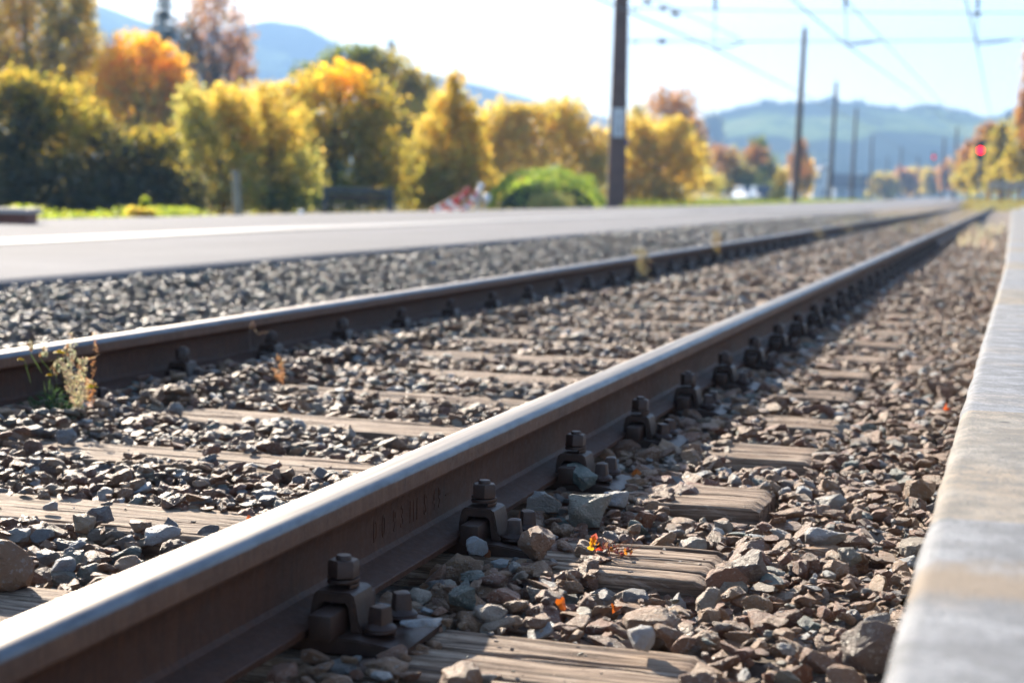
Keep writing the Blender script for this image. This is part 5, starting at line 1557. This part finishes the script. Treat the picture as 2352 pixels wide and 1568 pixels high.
# ------------------------------------------------------------------ parked cars
M_TYRE = plain("tyre", (0.02, 0.02, 0.02), 0.8); M_RIM = plain("rim", (0.35, 0.35, 0.36), 0.35, 0.8)
def car(label, X, w, paint, yaw, zb=-0.42):
    root = empty("parked_car", spot(X, w, zb), yaw); tag(root, label, "car", "cars parked beyond the platform")
    Lc = 4.2
    secs = [(-2.10, .66, .30, .70), (-1.95, .80, .24, .84), (-1.2, .86, .22, .94), (0.0, .88, .22, .97), (1.3, .86, .22, .95), (1.95, .80, .24, .90), (2.10, .68, .30, .78)]
    bm = bmesh.new(); rings = []
    for y, hx, z0, z1 in secs:
        rings.append([bm.verts.new(p) for p in ((-hx, y, z0 + .1), (-hx * .9, y, z0), (hx * .9, y, z0), (hx, y, z0 + .1), (hx, y, (z0 + z1) / 2 + .08), (hx * .86, y, z1), (-hx * .86, y, z1), (-hx, y, (z0 + z1) / 2 + .08))])
    for i in range(len(rings) - 1):
        for k in range(8): bm.faces.new((rings[i][k], rings[i][(k + 1) % 8], rings[i + 1][(k + 1) % 8], rings[i + 1][k]))
    bm.faces.new(rings[0]); bm.faces.new(rings[-1][::-1])
    cab = [(-0.95, .74, .95), (-0.25, .60, 1.44), (1.15, .60, 1.45), (1.85, .72, .95)]
    rr = [[bm.verts.new((s * hx, y, z)) for s in (-1, 1)] for y, hx, z in cab]
    for i in range(3): bm.faces.new((rr[i][0], rr[i][1], rr[i + 1][1], rr[i + 1][0]))
    bm.faces.new([r[0] for r in rr]); bm.faces.new([r[1] for r in rr][::-1])
    bmesh.ops.recalc_face_normals(bm, faces=bm.faces[:])
    link("body", mesh_from("body", bm), paint, root, smooth=35)
    def gl(name, q):
        me_ = pydata(name, q, [(0, 1, 2, 3)]); link(name, me_, M_GLASS, root)
    gl("windscreen", [(-.64, -.90, 1.0), (.64, -.90, 1.0), (.53, -.34, 1.40), (-.53, -.34, 1.40)])
    gl("rear_window", [(-.62, 1.80, 1.0), (.62, 1.80, 1.0), (.53, 1.24, 1.40), (-.53, 1.24, 1.40)])
    for s in (-1, 1): gl("side_window", [(s * .735, -.72, 1.0), (s * .735, 1.62, 1.0), (s * .622, 1.08, 1.39), (s * .622, -.2, 1.39)])
    for x in (-.78, .78):
        for y in (-1.3, 1.3):
            bm = bmesh.new(); bm_lathe(bm, [(.24, -.1), (.31, -.1), (.32, 0), (.31, .1), (.24, .1)], 18)
            wh = link("wheel", mesh_from("wheel", bm), M_TYRE, root); wh.location = (x, y, .32); wh.rotation_euler = (0, math.pi / 2, 0)
            bm = bmesh.new(); bm_lathe(bm, [(.235, -.108), (.06, -.112), (.06, .112), (.235, .108)], 14); link("rim", mesh_from("rim", bm), M_RIM, wh)
        bm = bmesh.new(); bm_box(bm, (x * .74, -2.06, .66), (.30, .10, .16), bevel=.03); link("headlight", mesh_from("headlight", bm), M_PLATE, root)
def paint(name, c):
    N = NT(name); N.set(Base_Color=c, Roughness=0.22, Metallic=0.1); N.b.inputs['Coat Weight'].default_value = 0.7; return N.m
car("dark car with shining windscreen, parked at the right of two cars", 1752, 128, paint("dark_blue_paint", (0.05, 0.06, 0.09)), 0.35)
car("white car parked just left of the dark one", 1718, 140, paint("white_paint", (0.7, 0.71, 0.73)), 0.5)

# ------------------------------------------------------------------ odd things at the platform's far edge
M_OLDW = plain("grey_old_wood", (0.29, 0.26, 0.20), 0.85, var=0.3, scale=9, bump=0.4)
def post():
    b = spot(548, 26, -0.42); root = bmesh.new()
    bm_tube(root, [(0, 0, 0), (-0.02, 0, 0.5), (-0.055, 0, 1.02)], [0.075, 0.07, 0.065], 10)
    bm_lathe(root, [(0.065, 0.0), (0.05, 0.03)], 10, (-0.056, 0, 1.015))
    o = link("wooden_post", mesh_from("wooden_post", root), M_OLDW, smooth=40); o.location = b
    tag(o, "short grey wooden post leaning left at the platform's far edge", "post")
post()
M_REDW = plain("red_brown_timber", (0.20, 0.075, 0.05), 0.7, var=0.3, scale=5); M_SUNLITW = plain("sunlit_timber", (0.42, 0.36, 0.32), 0.75, var=0.2, scale=5)  # paler second timber has sunlight put into its colour
def planter():
    p = spot(18, 15.6, 0.004); root = empty("planter_box", p, 0.29); tag(root, "low red-brown timber box with sunlit pale top board at the photo's left edge", "planter")
    bm = bmesh.new()
    for z in (0.047,):
        for y in (-0.2, 0.2): bm_box(bm, (-0.2, y, z), (0.82, 0.035, 0.09), bevel=0.006)
        for x in (-0.61, 0.21): bm_box(bm, (x, 0, z), (0.035, 0.36, 0.09), bevel=0.006)
    link("side_board", mesh_from("side_board", bm), M_REDW, root)
    bm = bmesh.new()
    for y in (-0.2, 0.2): bm_box(bm, (-0.2, y, 0.118), (0.92, 0.11, 0.050), bevel=0.008)
    for x in (-0.62, 0.22): bm_box(bm, (x, 0, 0.118), (0.10, 0.29, 0.050), bevel=0.008)
    link("top_board", mesh_from("top_board", bm), M_SUNLITW, root)
planter()
def bench():
    p = spot(820, 33, -0.42); root = empty("garden_bench", p, 0.29); tag(root, "dark bluish bench standing in shade under the olive tree", "bench")
    fr = plain("blue_grey_frame", (0.045, 0.06, 0.068), 0.6)
    k = 33 / FPX; W = 150 * k; H = at(820, 432, 33).z + 0.42
    for s in (-1, 1):
        bm = bmesh.new(); bm_box(bm, (s * W / 2, 0.2, H / 2), (0.11, 0.07, H), bevel=0.01); bm_box(bm, (s * W / 2, -0.2, 0.22), (0.07, 0.07, 0.44), bevel=0.01); bm_box(bm, (s * W / 2, 0, 0.42), (0.06, 0.33, 0.05))
        link("side_frame", mesh_from("side_frame", bm), fr, root)
    bm = bmesh.new(); bm_box(bm, (0, 0.2, H - 0.05), (W - 0.12, 0.06, 0.10), bevel=0.01); link("top_rail", mesh_from("top_rail", bm), fr, root)
    bm = bmesh.new()
    for z in (0.60, 0.74): bm_box(bm, (0, 0.2, z), (W - 0.12, 0.03, 0.10), bevel=0.006)
    link("backrest", mesh_from("backrest", bm), M_BARK, root)
    bm = bmesh.new()
    for y in (-0.18, -0.06, 0.06): bm_box(bm, (0, y, 0.46), (W - 0.1, 0.09, 0.03), bevel=0.006)
    link("seat", mesh_from("seat", bm), M_BARK, root)
bench()
M_RED = NT("red_plastic"); M_RED.set(Base_Color=(0.62, 0.055, 0.035), Roughness=0.22); M_RED = M_RED.m
M_WHT = NT("white_plastic"); M_WHT.set(Base_Color=(0.78, 0.78, 0.76), Roughness=0.25); M_WHT = M_WHT.m
def toy():
    w = 31.0; p = spot(1058, w, -0.20); k = w / FPX
    root = empty("folded_barrier", p, 0.29); tag(root, "red and white folded barrier boards rising to the right, left of the green mound", "barrier")
    def loc(X, Y):
        q = at(X, Y, w) - p
        return Vector(((X - 1058) * k, 0, q.z))
    for i, (a, b, m, r) in enumerate((((990, 488), (1060, 450), M_RED, .05), ((1030, 487), (1078, 432), M_RED, .055), ((1062, 487), (1102, 436), M_RED, .055), ((1010, 485), (1090, 474), M_WHT, .03))):
        A, B = loc(*a), loc(*b); d = (B - A).normalized(); up = Vector((-d.z, 0, d.x))
        bm = bmesh.new(); y = (i - 1.5) * 0.07
        rot = Matrix((d, Vector((0, 1, 0)), up)).transposed()
        bm_box(bm, (A + B) / 2 + Vector((0, y, 0)), ((B - A).length, 0.035, r * 2), rot, bevel=0.012)
        bd = link("barrier_board", mesh_from("barrier_board", bm), m, root)
        if m is M_RED:
            bm = bmesh.new()
            for t in (0.25, 0.6): bm_box(bm, A.lerp(B, t) + Vector((0, y, 0)), (0.10, 0.042, r * 1.9), rot)
            link("white_band", mesh_from("white_band", bm), M_WHT, bd)
    for X, Y, r in ((1104, 428, .06), (1100, 440, .05), (1118, 455, .075)):
        bm = bmesh.new(); bmesh.ops.create_uvsphere(bm, u_segments=20, v_segments=12, radius=r)
        for q in bm.verts: q.co = Vector((q.co.x, q.co.y, q.co.z * 1.15)) + loc(X, Y)
        bm_tube(bm, [loc(X, Y), loc(X - 6, 486)], 0.012, 6)
        link("glint_ball", mesh_from("glint_ball", bm), M_WHT, root, smooth=50)  # white balls stand in for bright glints on the red plastic
toy()
def white_stone():
    me = stone_mesh(1500, 0.8, 18); o = link("stone", me, M_WHT, smooth=40); p = at(691, 489, 24.5); o.location = p; o.scale = (.14, .13, .15)
    o.location.z = -0.06 + 0.05
    tag(o, "white rounded marker stone on the platform's far edge right of the leaning post", "stone")
white_stone()
# timber fence at the right
def fence():
    w = 100.0; k = w / FPX; p = spot(2318, w, bank_z(0, 98) - 0.05)
    root = empty("timber_fence", p, 0.29); tag(root, "low brown timber fence of upright boards on the grassy bank at right", "fence")
    W = 100 * k; zt = at(2318, 416, w).z - p.z
    bm = bmesh.new(); n = 11
    for i in range(n): bm_box(bm, (-W * .45 + W * 1.2 * i / n, 0, zt - 0.28), (W * 1.2 / n * 0.86, 0.05, 0.50), bevel=0.01)
    link("board_panel", mesh_from("board_panel", bm), M_SUNLITW, root)  # boards lightened to look sunlit although they face away from the sun
    for i in range(6):
        bm = bmesh.new(); bm_box(bm, (-W * .44 + W * 1.15 * i / 5, 0.06, (zt - 0.1) / 2), (0.16, 0.12, zt - 0.1), bevel=0.01); link("post", mesh_from("post", bm), M_REDW, root)
    bm = bmesh.new(); bm_box(bm, (W * .12, 0.05, zt - 0.02), (W * 1.2, 0.14, 0.06), bevel=.01); link("top_rail", mesh_from("top_rail", bm), M_SUNLITW, root)
fence()

# ------------------------------------------------------------------ haze
HAZE = True
if HAZE:
    bm = bmesh.new()
    bm_box(bm, (-300, 950, 110 - 1.5), (4400, 2700, 220))
    me = mesh_from("haze", bm)
    hz = bpy.data.objects.new("haze", me); COL.objects.link(hz)
    hm = bpy.data.materials.new("haze_air"); hm.use_nodes = True
    t = hm.node_tree; t.nodes.remove(t.nodes['Principled BSDF'])
    pv = t.nodes.new('ShaderNodeVolumePrincipled')
    pv.inputs['Color'].default_value = (0.35, 0.60, 1.0, 1)
    pv.inputs['Density'].default_value = 0.00062
    pv.inputs['Anisotropy'].default_value = 0.1
    t.links.new(pv.outputs[0], t.nodes['Material Output'].inputs['Volume'])
    me.materials.append(hm)
    tag(hz, kind="stuff", label="pale blue valley haze that fades the hills", cat="haze")
